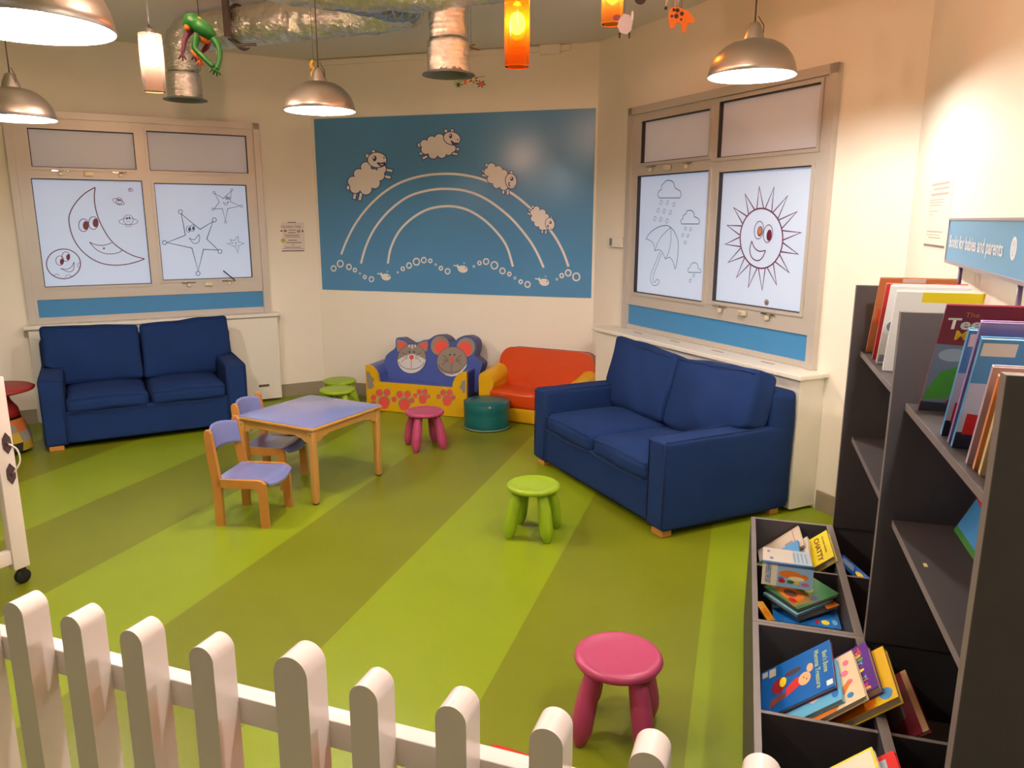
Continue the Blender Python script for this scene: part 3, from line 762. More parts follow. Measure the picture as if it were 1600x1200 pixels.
xr = outer[-1][0]; xl = outer[0][0]
prof = outer+[(xr, .004), (xl, .004)]
MB().prism(prof, YC, YC+.03, CY).build('front_panel', couch)
inner = [(x*1.0, z-.006) for (x, z) in outer]+[(xr-.004, .004), (xl+.004, .004)]
MB().prism(inner, YC+.03, 6.60, CB, m2=CB).build('seat_and_arms', couch)
# backrest outline with ears
YB = 6.40
f1 = fc(YB)
sil = [(290,560),(300,440),(345,385),(410,330),(412,240),(430,214),(470,212),(520,240),(580,272),(640,276),(700,258),(745,240),(790,238),(830,215),(870,190),(930,175),(990,195),(1030,225),(1060,262),(1100,265),(1140,225),(1190,198),(1250,185),(1310,205),(1350,240),(1368,300),(1362,370),(1350,430),(1400,470),(1440,520),(1420,600)]
P_ = cr([f1(*p) for p in sil], 4)
P_ = P_+[(P_[-1][0]-.02, .20), (P_[0][0]+.02, .20)]
P_ = [(min(max(x, xl+.005), 0), z) for (x, z) in P_]
T = Matrix.Translation((0, YB, .2)) @ Matrix.Rotation(-R(6), 4, 'X') @ Matrix.Translation((0, -YB, -.2))
bk = MB().prism(P_, YB, YB+.15, CB, T, m2=CBD).build('backrest', couch)
MB().box(xl+.01, xr-.01, 6.60, 6.70, .004, .42, CBD).build('rear_panel', couch)
MB().box(xr-.003, xr+.004, YC+.03, 6.62, .004, .40, CBD).build('side_panel', couch)
def face(name, mouse):
    a = Art(f1, YB, T=T)
    if not mouse:
        c = (610, 455); a.fill([(425,230),(440,232),(520,255),(560,290),(470,370),(440,380),(425,320)], GRE); a.fill([(440,262),(500,270),(545,292),(480,335),(455,350)], PK, 1)
        a.fill([(665,290),(730,255),(785,245),(797,300),(785,370),(740,380)], GRE); a.fill([(690,300),(735,275),(780,268),(775,360),(740,330)], PK, 1)
        rx, ry = 168, 170
        a.disc(610, 458, rx, ry, LG, 2); a.fill([(610+rx*math.cos(R(t)), 458+ry*math.sin(R(t))) for t in range(178, 363, 6)]+[(770, 470), (700, 425), (610, 400), (520, 425), (450, 470)], GRE, 3)
        a.ell(610, 458, rx, ry, .003, DK, 4, n=40)
        for x in (575, 610, 645): a.bar(x, 295, x, 325+(15 if x == 610 else 0), 9, LG, 4)
        nose = (608, 440); col = PK; e = ((582, 380), (636, 380))
        mouthc = (610, 475, 150, 105)
    else:
        for (x, y) in ((935, 305), (1240, 325)): a.disc(x, y, 112, 118, GRE, 0); a.ell(x, y, 112, 118, .003, DK, 1, n=36)
        a.disc(950, 325, 82, 82, PK, 1); a.disc(1228, 350, 84, 88, PK, 1)
        a.disc(1084, 490, 178, 172, GRE, 2); a.ell(1084, 490, 178, 172, .003, DK, 4, n=40)
        a.fill([(960,600),(1000,628),(1084,645),(1170,620),(1262,515),(1250,560),(1200,620),(1140,655),(1084,664),(1020,650)], LG, 5)
        nose = (1084, 474); e = ((1056, 413), (1110, 413)); mouthc = (1084, 500, 160, 118)
    a.disc(nose[0], nose[1], 27, 28, PK, 6)
    for (x, y) in e: a.disc(x, y, 9, 11, DK, 6)
    a.stroke([(nose[0], nose[1]+28), (nose[0], nose[1]+130)], .004, DK, 6)
    a.ell(mouthc[0], mouthc[1], mouthc[2], mouthc[3], .005, DK, 6, a0=10, a1=170)
    for sg in (-1, 1):
        n0 = nose
        a.stroke(cr([(n0[0]+sg*45, n0[1]-10), (n0[0]+sg*110, n0[1]-55)], 3), .004, DK, 6)
        a.stroke(cr([(n0[0]+sg*45, n0[1]), (n0[0]+sg*105, n0[1]-2)], 3), .004, DK, 6)
        a.stroke(cr([(n0[0]+sg*42, n0[1]+12), (n0[0]+sg*85, n0[1]+25), (n0[0]+sg*115, n0[1]+60)], 4), .004, DK, 6)
    a.build(name, bk)
face('cat_face', False); face('mouse_face', True)
for (x, y, k, rot) in ((300, 955, 1.15, 0), (540, 975, 1.15, .1), (755, 920, .85, -.2), (1040, 935, .95, .35)):
    a = Art(fc(YC), YC)
    for (dx, dy, r_) in ((-105, -40, 22), (-48, -88, 30), (30, -92, 30), (75 if rot else -105, -28 if rot else 20, 22)):
        a.disc(x+dx*k, y+dy*k, r_*k+8, r_*k+10, GRE, 0); a.disc(x+dx*k, y+dy*k, r_*k, r_*k+4, PK, 1)
    a.disc(x, y, 62*k, 58*k, GRE, 0); a.disc(x, y, 48*k, 46*k, PK, 1); a.disc(x, y+35*k, 50*k, 40*k, PK, 1)
    a.build('pawprint', couch)
a = Art(fc(YC), YC)
a.fill([(92,600),(130,610),(150,660),(190,690),(170,740),(185,780),(150,810),(110,800),(98,700)], GRE); a.fill([(1255,700),(1215,710),(1205,750),(1185,790),(1215,820),(1225,860),(1253,850)], GRE)
a.build('worn_patch', couch)

# ============================================================ orange couch
OR = mat('vinyl_orange', (196, 66, 8), rough=.34, coat=.2, bump=.25, bscale=5, bdist=.03)
OY = mat('vinyl_mustard', (214, 164, 20), rough=.36, coat=.15, bump=.2, bscale=6, bdist=.02)
OD = mat('vinyl_maroon', (128, 36, 28), rough=.45)
oc = thing('orange_couch', 'small orange vinyl children\'s couch with yellow arms behind the teal pouf', 'couch', (-1.72, 6.165, 0), R(-9.5))
# local: x right, y into the wall, front at y = 0
MB().rbox(-.46, .50, .0, .38, .004, .13, .012, OY, n=4).build('base', oc)
MB().rbox(-.37, .43, -.012, .34, .125, .275, .03, OR, n=10, puff=(0, 0, .01), noise_amt=.012, seed=4).build('seat', oc)
def rr(x0, x1, z0, z1, r, n=8):
    out = [(x0, z0), (x1, z0)]
    for c, s0 in (((x1-r, z1-r), 0), ((x0+r, z1-r), 90)):
        for i in range(n+1): t = R(s0+90*i/n); out.append((c[0]+r*math.cos(t), c[1]+r*math.sin(t)))
    return out
mb = MB(); TB = Matrix.Translation((0, .25, .20)) @ Matrix.Rotation(-R(9), 4, 'X')
mb.prism([(x, max(0, z)) for (x, z) in rr(-.42, .50, .0, .42, .13)], .0, .13, OR, TB, m2=OR)
bo = mb.build('backrest', oc)
s_ = MB(); s_.tube([TB @ V((x, .125, z)) for (x, z) in rr(-.412, .492, .03, .412, .125)[1:]], .014, OD, n=8); s_.build('rear_piping', bo)
for sg, cx in ((-1, -.415), (1, .455)):
    pf = [(-.06, .125), (.055, .125), (.055, .24), (.075, .29), (.085, .335), (.07, .385), (.03, .415), (-.02, .42), (-.055, .40), (-.065, .36)]
    pf = cr(pf[2:], 4)
    pf = [(-.062, .125), (.055, .125)]+pf
    if sg > 0: pf = [(-x, z) for x, z in pf][::-1]
    mb = MB().prism(pf, .0, .36, OY, T=Matrix.Translation((cx, 0, 0)))
    for v in mb.v: v.z += max(0, v.y-.05)*.16*(1 if v.z > .3 else 0)
    mb.build('armrest', oc)

# ============================================================ pouf
TE = mat('vinyl_teal', (14, 92, 92), rough=.38, coat=.1, bump=.15, bscale=6, bdist=.01)
pf = thing('pouf', 'round teal vinyl pouf on the floor in front of the orange couch', 'pouf', (-2.03, 5.985, 0))
pb = MB().lathe([(.001, .003), (.188, .003), (.196, .012), (.194, .06), (.197, .12), (.193, .15), (.197, .158), (.196, .225), (.188, .236), (.10, .246), (.001, .25)], TE, n=48).build('body', pf)
MB().tube([(.196*math.cos(2*PI*i/40), .196*math.sin(2*PI*i/40), .012) for i in range(40)], .006, mat('worn_teal_edge', (110, 130, 120), rough=.7), closed=True, n=6).tube([(.195*math.cos(2*PI*i/40), .195*math.sin(2*PI*i/40), .228) for i in range(40)], .004, mat('teal_seam', (12, 84, 78), rough=.5), closed=True, n=6).build('piping', pf)
MB().sphere((.085, -.178, .215), .014, mat('worn_spot', (170, 140, 110), rough=.8), sc_=(1, .4, .8)).build('worn_patch', pf)

# ============================================================ red-topped table in the left corner
RT = mat('red_table_paint', (140, 34, 28), rough=.5)
rp = atz(4, 609, .50); rt_ = thing('toadstool_table', 'round red-topped low table at the left edge behind the gate', 'table', (-5.33, 4.20, 0))
MB().lathe([(.001, .455), (.20, .462), (.262, .478), (.27, .492), (.25, .504), (.001, .508)], RT, n=40).build('tabletop', rt_)
MB().lathe([(.001, .27), (.15, .28), (.14, .34), (.10, .40), (.085, .458)], RT, n=28).build('pedestal', rt_)
mb = MB(); cols = [(168, 92, 36), (126, 122, 112), (168, 140, 30), (40, 44, 36), (150, 110, 50), (60, 66, 54)]
q = thing('patchwork_bag', 'slumped patchwork sack in orange, grey, yellow and black under the red-topped table', 'bag', (-5.33, 4.20, 0))
body = MB(); cm = [mat('patch_%d' % i, c, rough=.8, bump=.3, bscale=30) for i, c in enumerate(cols)]
n = 24; prof = [(.15, .0), (.205, .03), (.215, .10), (.19, .17), (.165, .225), (.15, .262)]; vs = []
for (r_, z_) in prof:
    for i in range(n): a_ = 2*PI*i/n; k = 1+.05*math.sin(3*a_+z_*20); vs.append((r_*k*math.cos(a_), r_*k*math.sin(a_), z_))
for j in range(len(prof)-1):
    for i in range(n):
        k = (i+1) % n; sec = (i//4+j*2) % 6; sec = [3, 2, 1, 0, 4, 5][(i//4+j) % 6]
        if j == len(prof)-2: sec = 0
        body.add([vs[j*n+i], vs[j*n+k], vs[(j+1)*n+k], vs[(j+1)*n+i]], [(0, 1, 2, 3)], cm[sec], None, True)
body.build('sack', q)

# ============================================================ bookcase with browser bins
XF, XB, XA = .424, .80, .098      # shelf front, back, bin front
YP = (3.243, 2.335, 1.432)        # far faces of the upright panels
bc = thing('bookcase', 'tall charcoal open bookcase of two bays along the right wall', 'bookcase', (0, 0, 0))
TH = .022
for i, yp in enumerate(YP):
    y0_ = yp-TH if i < 2 else yp-.03
    mb = MB().box(XF, XB, y0_, yp, .50, 1.50, GREY)
    p = mb.build('upright_panel', bc)
    MB().box(XF-.0015, XF, y0_, yp, .50, 1.5015, GREYE).box(XF, XB, y0_, yp, 1.50, 1.5015, GREYE).build('edge_band', p)
for (y1_, y0_) in ((YP[0]-TH, YP[1]), (YP[1]-TH, YP[2])):
    for z in (1.245, .895):
        s_ = MB().box(.462, XB, y0_, y1_, z-.02, z, GREY).build('shelf', bc)
        MB().box(.4605, .462, y0_, y1_, z-.02, z+.0005, mat('shelf_edge', (118, 112, 112), rough=.35)).build('edge_band', s_)
MB().box(XB, XB+.006, YP[2]-.03, YP[0], .03, .62, GREY).build('lower_back_panel', bc)
def bins(y1_, y0_, label):
    t = thing('book_bin', label, 'book bin', (0, 0, 0))
    e = .016; m_ = (y0_+y1_)/2
    def board(x0, x1, ya, yb, za, zb, nm='panel'):
        p = MB().box(x0, x1, ya, yb, za, zb-.0015, GREY).build(nm, t)
        MB().box(x0, x1, ya, yb, zb-.0015, zb, GREYE).build('top_edge', p)
    board(XA, XA+.018, y0_, y1_, .03, .5, 'front_panel')
    board(XA+.018, XB, y1_-e, y1_, .03, .5, 'end_panel'); board(XA+.018, XB, y0_, y0_+e, .03, .5, 'end_panel')
    board(XF-.026, XF-.0, y0_+e, y1_-e, .03, .5, 'middle_panel')
    board(XA+.018, XF-.026, m_-.006, m_+.006, .06, .488, 'divider'); board(XF, XB, m_-.006, m_+.006, .06, .488, 'divider')
    MB().box(XA+.018, XB, y0_+e, y1_-e, .25, .265, GREY).build('bottom_panel', t)
    MB().box(XA+.03, XB-.02, y0_+.02, y1_-.02, 0.0, .05, BLACK).build('plinth', t)
    return t
bins(YP[0], YP[1]+.001, 'charcoal book bin at the far end, holding the open book'); bins(YP[1]-.001, YP[2], 'charcoal book bin nearest the fence, at the foot of the bookcase')

# ============================================================ sign on rods
sg_ = thing('shelf_sign', 'blue sign about books for babies and parents on two rods above the bookcase', 'sign', (.77, 3.40, 0), R(-93.6))
FS = Fr((.77, 3.40, 0), R(-93.6))
zb_, zt_ = 1.593, 1.750; LS = 1.30
MB().box(0, LS, -.010, .010, zb_, zt_, mat('sign_blue', (96, 160, 206), rough=.35)).build('board', sg_)
fr_ = MB(); g = mat('sign_edge', (150, 144, 150), rough=.4)
for (a_, b_, c_, d_) in ((-.005, LS+.005, zb_-.008, zb_+.003), (-.005, LS+.005, zt_-.002, zt_+.006), (-.005, .003, zb_, zt_), (LS-.003, LS+.005, zb_, zt_)): fr_.box(a_, b_, -.014, .014, c_, d_, g)
fr_.build('frame', sg_)
for x in (FS.px(1502, 412)[0], FS.px(1597, 430)[0]):
    MB().tube([(x, 0, zb_), (x, 0, 1.246)], .007, mat('rod_violet', (100, 86, 128), rough=.4)).build('rod', sg_)
SW = mat('sign_lettering', (222, 230, 238), rough=.4)
xa, xb = FS.px(1489, 375)[0], FS.px(1574, 388)[0]
lettering('Books for babies and parents', xa, 1.648, .064, SW, sg_, -.0115, width=xb-xa, bold=.0012)
xl_ = FS.px(1592, 378)[0]
a = Art(lambda x, z: (x, z), -.010); a.disc(xl_, 1.674, .032, .032, SW); a.ell(xl_, 1.674, .017, .020, .0025, flat((150, 180, 205)), 1); a.stroke(cr([(xl_-.010, 1.687), (xl_+.008, 1.677), (xl_-.006, 1.662)]), .0025, flat((150, 180, 205)), 1)
a.build('round_logo', sg_)

# ============================================================ books
PAGE = mat('book_pages', (206, 192, 160), rough=.8)
def book(label, P0, u, v, w, h, t, col, art=None, col2=None, group=None, back=None, name='book', cat='book'):
    """P0: corner of the visible cover; u along its width, v along its height; thickness goes away from the viewer"""
    u = V(u).normalized(); v = (V(v)-u*V(v).dot(u)).normalized(); n_ = u.cross(v)
    o = thing(name, label, cat, (0, 0, 0), 0, group)
    M_ = Matrix((u, -n_, v)).transposed().to_4x4(); M_.translation = V(P0); o.matrix_world = M_    # local: x width, -y toward viewer, z height
    cm_ = mat('cover_%d_%d_%d' % tuple(col), col, rough=.32, coat=.3); b = back and mat('cover_%d_%d_%d' % tuple(back), back, rough=.32, coat=.3) or cm_
    c_ = MB().box(0, w, 0, .0022, 0, h, cm_).box(0, w, t-.0022, t, 0, h, b).box(0, .0022, .0022, t-.0022, 0, h, b)
    c_.build('cover', o)
    MB().box(.0022, w-.004, .0022, t-.0022, .003, h-.003, PAGE).build('pages', o)
    if art:
        a = Art(lambda x, z: (x*w, z*h), 0, step=.0003); art(a, o, w, h)
        if a.ops: a.build('cover_print', o)
    return o
def pbook(label, p, c, t, col, **k):
    """three photo points with heights: corner, end of the width edge, end of the height edge"""
    A_ = atz(*p[0]); B_ = atz(*p[1]); D_ = atz(*p[2]); u = B_-A_; v = D_-A_
    return book(label, A_, u, v, u.length if c is None else c[0], v.length if c is None else c[1], t, col, **k)
W_ = flat((226, 220, 206)); YL = flat((232, 204, 40)); OG = flat((226, 124, 36)); RD = flat((190, 36, 36)); SKB = flat((110, 170, 210)); GN = flat((60, 120, 50)); DKB = flat((34, 44, 90)); BRN = flat((110, 58, 34)); PKK = flat((220, 110, 130)); PEACH = flat((232, 170, 120))

# --- shelved books, spines outwards, leaning toward the fence
def lean(label, x, y, z, ang, w, h, t, col, art=None, back=None, tx=0, name='book', cat='book', group=None):
    v = V((tx, -math.sin(R(ang)), math.cos(R(ang)))); u = V((1, 0, 0))
    return book(label, V((x, y, z+.001)), u, v, w, h, t, col, art=art, back=back, name=name, cat=cat, group=group)
def art_mag(a, o, w, h):
    a.fill([(0,0),(1,0),(1,.07),(0,.10)], flat((52, 52, 66)), 0)
    a.fill([(0,.10),(1,.07),(1,.62),(0,.66)], flat((120, 132, 156)), 0)
    a.fill([(.02,.12),(.25,.14),(.42,.28),(.45,.42),(.3,.46),(.12,.40),(.03,.22)], flat((70, 150, 50)), 1)
    a.disc(.52, .45, .18, .09, flat((110, 62, 46)), 2); a.disc(.45, .33, .13, .05, flat((206, 150, 126)), 2); a.disc(.5, .18, .17, .07, flat((200, 190, 190)), 1); a.disc(.52, .19, .08, .045, flat((30, 30, 36)), 2)
    a.fill([(.25,.08),(.9,.1),(.85,.2),(.3,.16)], flat((140, 30, 40)), 1); a.disc(.2, .56, .15, .06, flat((170, 180, 200)), 1)
    lettering('Teen', w*.05, h*.80, .046, W_, o, -.001, width=.098, bold=.0012); lettering('The', w*.20, h*.905, .02, flat((190, 130, 60)), o, -.001)
    lettering('Ma', w*.15, h*.705, .04, flat((230, 180, 40)), o, -.001, bold=.0008)
def art_train(a, o, w, h):
    a.fill([(0,.15),(1,.15),(1,.62),(0,.62)], flat((190, 196, 214)), 0); a.fill([(0,0),(1,0),(1,.16),(0,.16)], flat((42, 44, 60)), 1)
    a.fill([(.05,.14),(.95,.14),(.95,.26),(.5,.30),(.05,.34)], RD, 2); a.disc(.22, .14, .07, .035, flat((70, 60, 70)), 3); a.disc(.22, .14, .035, .017, flat((190, 150, 60)), 4); a.disc(.55, .14, .07, .035, flat((70, 60, 70)), 3)
    a.fill([(.02,.86),(.3,.86),(.3,.97),(.02,.97)], W_, 3)
lean('glossy magazine with a maroon band reading Teen, on the bookcase top shelf', .475, 2.225, 1.246, 29, .225, .345, .006, (124, 26, 44), art_mag, name='magazine', cat='magazine')
lean('slim sky-blue train book leaning right behind the Teen magazine', .475, 1.965, 1.246, 24, .215, .295, .012, (74, 142, 186), art_train)
lean('large lilac-edged book between the two sky-blue train books', .475, 1.898, 1.246, 24, .26, .325, .010, (140, 118, 168))
lean('second sky-blue train book, in front of the lilac-edged one', .475, 1.865, 1.246, 24, .225, .290, .012, (70, 140, 190), art_train)
lean('grey-mauve book leaning near the bay end on the upper shelf', .475, 1.74, 1.246, 21, .21, .24, .010, (176, 160, 176))
lean('orange-topped book by the bay end on the upper shelf', .478, 1.70, 1.246, 20, .20, .225, .010, (206, 140, 90), lambda a, o, w, h: a.fill([(0,.8),(1,.8),(1,1),(0,1)], OG))
lean('cream book with a blue corner nearest the end upright on the upper shelf', .48, 1.665, 1.246, 19, .2, .23, .012, (206, 180, 130), lambda a, o, w, h: a.fill([(.55,.4),(1,.4),(1,.62),(.6,.6)], DKB))
lean('tan and orange book at the far end of the bookcase top shelf', .475, 3.19, 1.246, 28, .25, .335, .008, (196, 130, 84), lambda a, o, w, h: (a.fill([(.05,.4),(.3,.4),(.3,.6),(.05,.6)], flat((214, 90, 50))), a.fill([(.3,0),(.6,0),(.6,1),(.3,1)], flat((220, 214, 206)))))
lean('red-spined white book against the tan one on the far top shelf', .475, 3.03, 1.246, 26, .25, .32, .008, (232, 230, 226), lambda a, o, w, h: (a.fill([(0,0),(.07,0),(.07,1),(0,1)], RD), a.fill([(.6,.7),(1,.72),(1,.78),(.6,.76)], DKB)), back=(190, 50, 44))
lean('white picture book with a yellow corner label on the far top shelf', .475, 2.94, 1.246, 25, .24, .315, .010, (230, 230, 232), lambda a, o, w, h: (a.fill([(.02,.03),(.45,.03),(.45,.12),(.02,.12)], flat((150, 150, 170)), 1), a.fill([(.12,.16),(.4,.16),(.4,.30),(.12,.30)], YL, 1), a.disc(.2, .5, .16, .09, flat((110, 120, 140)), 1), a.disc(.3, .78, .2, .06, flat((60, 66, 84)), 1)))
lean('pale book with a yellow top edge behind the middle upright', .475, 2.80, 1.246, 22, .25, .30, .014, (236, 232, 228), lambda a, o, w, h: a.fill([(.3,.88),(1,.88),(1,1),(.3,1)], YL))
book('blue and red book propped face out on the lower shelf of the near bay', atz(1490, 828, .898), V((0, -1, 0)), V((.42, 0, .9)), .2, .24, .010, (70, 140, 200), art=lambda a, o, w, h: (a.fill([(0,.45),(1,.35),(1,.6),(0,.7)], RD), a.fill([(0,0),(1,0),(1,.07),(0,.07)], GN)), back=(190, 110, 60))

# --- far bin, front compartments
def cat_art(a, o, w, h):
    a.fill([(0,0),(.30,0),(.30,1),(0,1)], flat((232, 222, 190)), 0)
    a.disc(.55, .58, .22, .17, OG, 1); a.disc(.80, .52, .11, .13, OG, 1); a.disc(.68, .42, .16, .10, flat((240, 222, 170)), 2)
    a.disc(.38, .36, .06, .08, flat((120, 110, 170)), 2); a.disc(.40, .26, .07, .09, RD, 3); a.disc(.57, .26, .07, .08, GN, 3); a.disc(.70, .24, .05, .07, YL, 3); a.disc(.86, .22, .08, .07, PKK, 3); a.disc(.83, .56, .012, .014, flat((40, 30, 30)), 4)
NB = V((-.643, 0, .766))
def tip(label, far, near, s0, h, t, col, **k):
    """a book in a bin, its foot at the aisle side, leaning over to the wall side; far/near: photo points of its top edge"""
    Pf, Pn = [onp(*q, NB*s0, NB) for q in (far, near)]
    u = Pn-Pf; w = u.length; u.normalize(); v = NB.cross(u).normalized()
    lo = .122 if s0 > .1 else .43
    h = min(h, (min(Pn.x, Pf.x)-lo)/max(.2, v.x))
    return book(label, Pf-v*h, u, v, w, h, t, col, **k)
tip('yellow book with a brown title leaning on the middle panel of the far bin', (1291,828), (1303,869), .152, .19, .024, (226, 206, 36),
    art=lambda a, o, w, h: (a.disc(.45, .42, .26, .10, BRN, 1), a.disc(.62, .36, .10, .05, RD, 2), lettering('CHATTY', w*.10, h*.68, .030, BRN, o, -.0012, width=w*.82, bold=.0006), lettering('my new words', w*.14, h*.86, .014, BRN, o, -.0012, width=w*.6)))
tip('whitish book with grey print in the front far row of the far bin', (1261,838), (1266,876), .178, .17, .012, (206, 196, 182), art=lambda a, o, w, h: (a.fill([(.2,.82),(.8,.82),(.8,.9),(.2,.9)], flat((150, 140, 140)))))
tip('white book with a red corner line at the far end of the far bin', (1247,821), (1256,851), .192, .20, .010, (206, 192, 172),
    art=lambda a, o, w, h: (a.stroke([(.06,0),(.06,1)], .002, RD), a.stroke([(.0,.84),(1,.84)], .002, RD), a.fill([(.5,.62),(.62,.62),(.62,.8),(.5,.8)], flat((150, 140, 140)), 1)))
tip('pale blue and green book lying under the open book in the far bin', (1246,843), (1251,880), .205, .19, .010, (92, 156, 208),
    art=lambda a, o, w, h: (a.fill([(0,0),(1,0),(1,.36),(0,.50)], GN, 0), a.disc(.6, .72, .14, .08, YL, 1)))
openb = thing('open_book', 'open picture book with an orange cat lying face-down across the far bin', 'book', (0, 0, 0))
A_ = atz(1193, 907, .535); B_ = atz(1270, 925, .535); D_ = atz(1196, 878, .565)
u = (B_-A_).normalized(); v = (atz(1196, 877, .58)-A_); v = (v-u*v.dot(u)).normalized()
w_ = .185
def leaf(nm, P, u, v, w, h, artf, col):
    n_ = u.cross(v); M_ = Matrix((u, -n_, v)).transposed().to_4x4(); M_.translation = P
    mb = MB().box(0, w, 0, .002, 0, h, mat('cover_%d_%d_%d' % tuple(col), col, rough=.35, coat=.2), M_).box(.002, w-.002, .002, .008, .002, h-.002, PAGE, M_)
    p = mb.build(nm, openb); a = Art(lambda x, z: (x*w, z*h), 0, step=.0003, T=M_); artf(a, p, w, h); a.build('cover_print', p); return M_
# front half slopes toward the fence, back half lies toward the window
S_ = atz(1192, 877, .585); S2 = atz(1272, 888, .585); us = (S2-S_).normalized()
F_ = atz(1190, 912, .50); vf = S_-F_; vf = (vf-us*vf.dot(us)); hf = vf.length
M1 = leaf('front_cover', S_-vf, us, vf.normalized(), (S2-S_).length, hf, cat_art, (150, 186, 214))
Bk = atz(1197, 855, .535); vb = Bk-S_; vb = vb-us*vb.dot(us)
M2 = leaf('back_cover', S_, us, vb.normalized(), (S2-S_).length*.98, vb.length, lambda a, o, w, h: (a.fill([(0,0),(.62,0),(.62,1),(0,1)], flat((196, 188, 176)), 0), [a.fill([(.64+.08*k,.2),(.68+.08*k,.2),(.68+.08*k,.85),(.64+.08*k,.85)], flat((120, 150, 176)), 1) for k in range(4)], a.disc(.12, .75, .035, .07, flat((110, 100, 130)), 1), a.disc(.18, .3, .04, .08, flat((90, 90, 140)), 1)), (168, 186, 200))
SPN = MB().tube([S_+V((0, 0, .001)), S2+V((0, 0, .001))], .005, flat((70, 110, 160)), n=8).build('spine', openb)
Tt = M1 @ Matrix.Translation((.014+.030, -.0015, hf*.90)) @ Matrix.Rotation(PI/2, 4, 'Y') 
lettering('WHERE IS THE CAT', 0, 0, .024, flat((96, 140, 180)), openb, 0, T=M1 @ Matrix.Translation((.012, -.002, hf*.95)) @ Matrix.Rotation(PI/2, 4, 'Y'), width=hf*.85, bold=.0006)
# near half of the far bin: pile lying askew, its far side propped on the divider
G0, G1, G2 = atz(1247, 952, .462), atz(1313, 927, .472), atz(1195, 907, .480)
ug = (G1-G0).normalized(); vg = G2-G0; vg = (vg-ug*vg.dot(ug)).normalized(); ng = ug.cross(vg)
def pile(label, k, dx, dy, w, h, t, col, rot=0, **kw):
    r_ = Matrix.Rotation(rot, 3, ng); return book(label, G0-ng*k+ug*dx+vg*dy, r_ @ ug, r_ @ vg, w, h, t, col, **kw)
pile('large green picture book on top of the askew pile in the far bin', 0, 0, 0, min(.20, (G1-G0).length), .155, .014, (56, 120, 70),
    art=lambda a, o, w, h: (a.fill([(0,.1),(.5,.05),(.55,.85),(.1,.95)], flat((150, 120, 60)), 0), a.disc(.26, .5, .18, .30, OG, 1), a.disc(.25, .52, .10, .16, flat((120, 70, 60)), 2), a.disc(.12, .3, .06, .10, RD, 2), a.disc(.6, .4, .10, .08, flat((190, 196, 60)), 2), a.disc(.85, .75, .05, .07, flat((40, 100, 170)), 2), a.disc(.5, .12, .10, .08, flat((96, 86, 130)), 1)), back=(56, 56, 60))
pile('pale teal book second from the top of the far bin pile', .0155, -.008, -.006, .18, .15, .010, (124, 176, 188), rot=.03, back=(90, 130, 140))
pile('dark book with an orange corner third in the far bin pile', .0275, -.004, -.014, .185, .15, .012, (62, 56, 58), rot=-.04, art=lambda a, o, w, h: a.fill([(.7,0),(1,0),(1,.3),(.75,.3)], OG))
def flatbook(label, P, ang, w, h, t, col, tilt=0, **k):
    u = V((math.cos(ang), math.sin(ang), 0)); v = V((-math.sin(ang), math.cos(ang), 0)); v = (v*math.cos(tilt)+V((0, 0, 1))*math.sin(tilt))
    return book(label, P, u, v, w, h, t, col, **k)
B0, B1 = atz(1209, 967, .418), atz(1316, 985, .412)
flatbook('bright blue book with yellow lettering at the bottom of the far bin pile', V((B0.x, max(B0.y, 2.356), .412)), .03, (B1-B0).length, .16, .012, (30, 110, 190),
    art=lambda a, o, w, h: (a.disc(.78, .2, .06, .10, YL, 1), a.disc(.66, .2, .04, .08, RD, 1), a.disc(.92, .25, .04, .12, SKB, 1)))
Y0 = atz(1199, 966, .425)
flatbook('thin yellow book with red print at the left of the far bin pile', V((max(Y0.x, .121), max(Y0.y, 2.358), .418)), .30, .028, .13, .010, (226, 160, 20), art=lambda a, o, w, h: a.disc(.5, .4, .3, .25, OG, 1))
# rear row of the far bin
tip('blue book with a yellow shape leaning in the rear row of the far bin', (1318,866), (1359,903), .04, .13, .010, (28, 86, 170),
    art=lambda a, o, w, h: (a.fill([(.1,.3),(.6,.3),(.5,.8),(.1,.8)], flat((120, 150, 176)), 0), a.disc(.78, .5, .14, .22, YL, 1)))
# near bin: five board books fallen over like dominoes
def boy_art(a, o, w, h):
    a.fill([(.04,.02),(.16,.02),(.16,.10),(.04,.10)], flat((190, 186, 170)), 0); a.fill([(.04,.12),(.22,.12),(.22,.22),(.04,.22)], flat((190, 186, 170)), 0)
    a.fill([(.78,.36),(.66,.55),(.50,.60),(.48,.50),(.60,.36)], RD, 1); a.disc(.58, .62, .13, .085, PEACH, 2); a.disc(.40, .70, .09, .045, PEACH, 1)
    a.disc(.48, .26, .16, .10, flat((140, 30, 40)), 1); a.disc(.44, .32, .10, .05, YL, 2); a.disc(.32, .46, .06, .12, flat((70, 50, 60)), 1); a.fill([(.88,.12),(.76,.36),(.66,.34),(.72,.14)], flat((120, 60, 50)), 1)
    for (x, y) in ((.55, .61), (.61, .65)): a.disc(x, y, .014, .010, flat((40, 30, 30)), 3)
    a.fill([(.84,.90),(.94,.90),(.94,.98),(.84,.98)], W_, 1)
    TT = flat((160, 184, 150))
    lettering("Ben's Bone", w*.20, h*.885, .022, TT, o, -.0012, width=w*.45, bold=.0005); lettering('Mamma Treasure', w*.10, h*.775, .022, TT, o, -.0012, width=w*.80, bold=.0005)
def rainbow_title(o, w, h):
    for i, (ch_, c_) in enumerate(zip('TUBBY & TIME', ((220,60,60),(230,110,50),(220,190,50),(90,160,80),(90,170,200),(0,0,0),(235,205,40),(0,0,0),(90,170,200),(220,110,50),(200,50,120),(230,180,50)))):
        if ch_ != ' ': lettering(ch_, w*(.06+.078*i), h-.040+.004*(i % 2), .022, flat(c_), o, -.0012, bold=.0012)
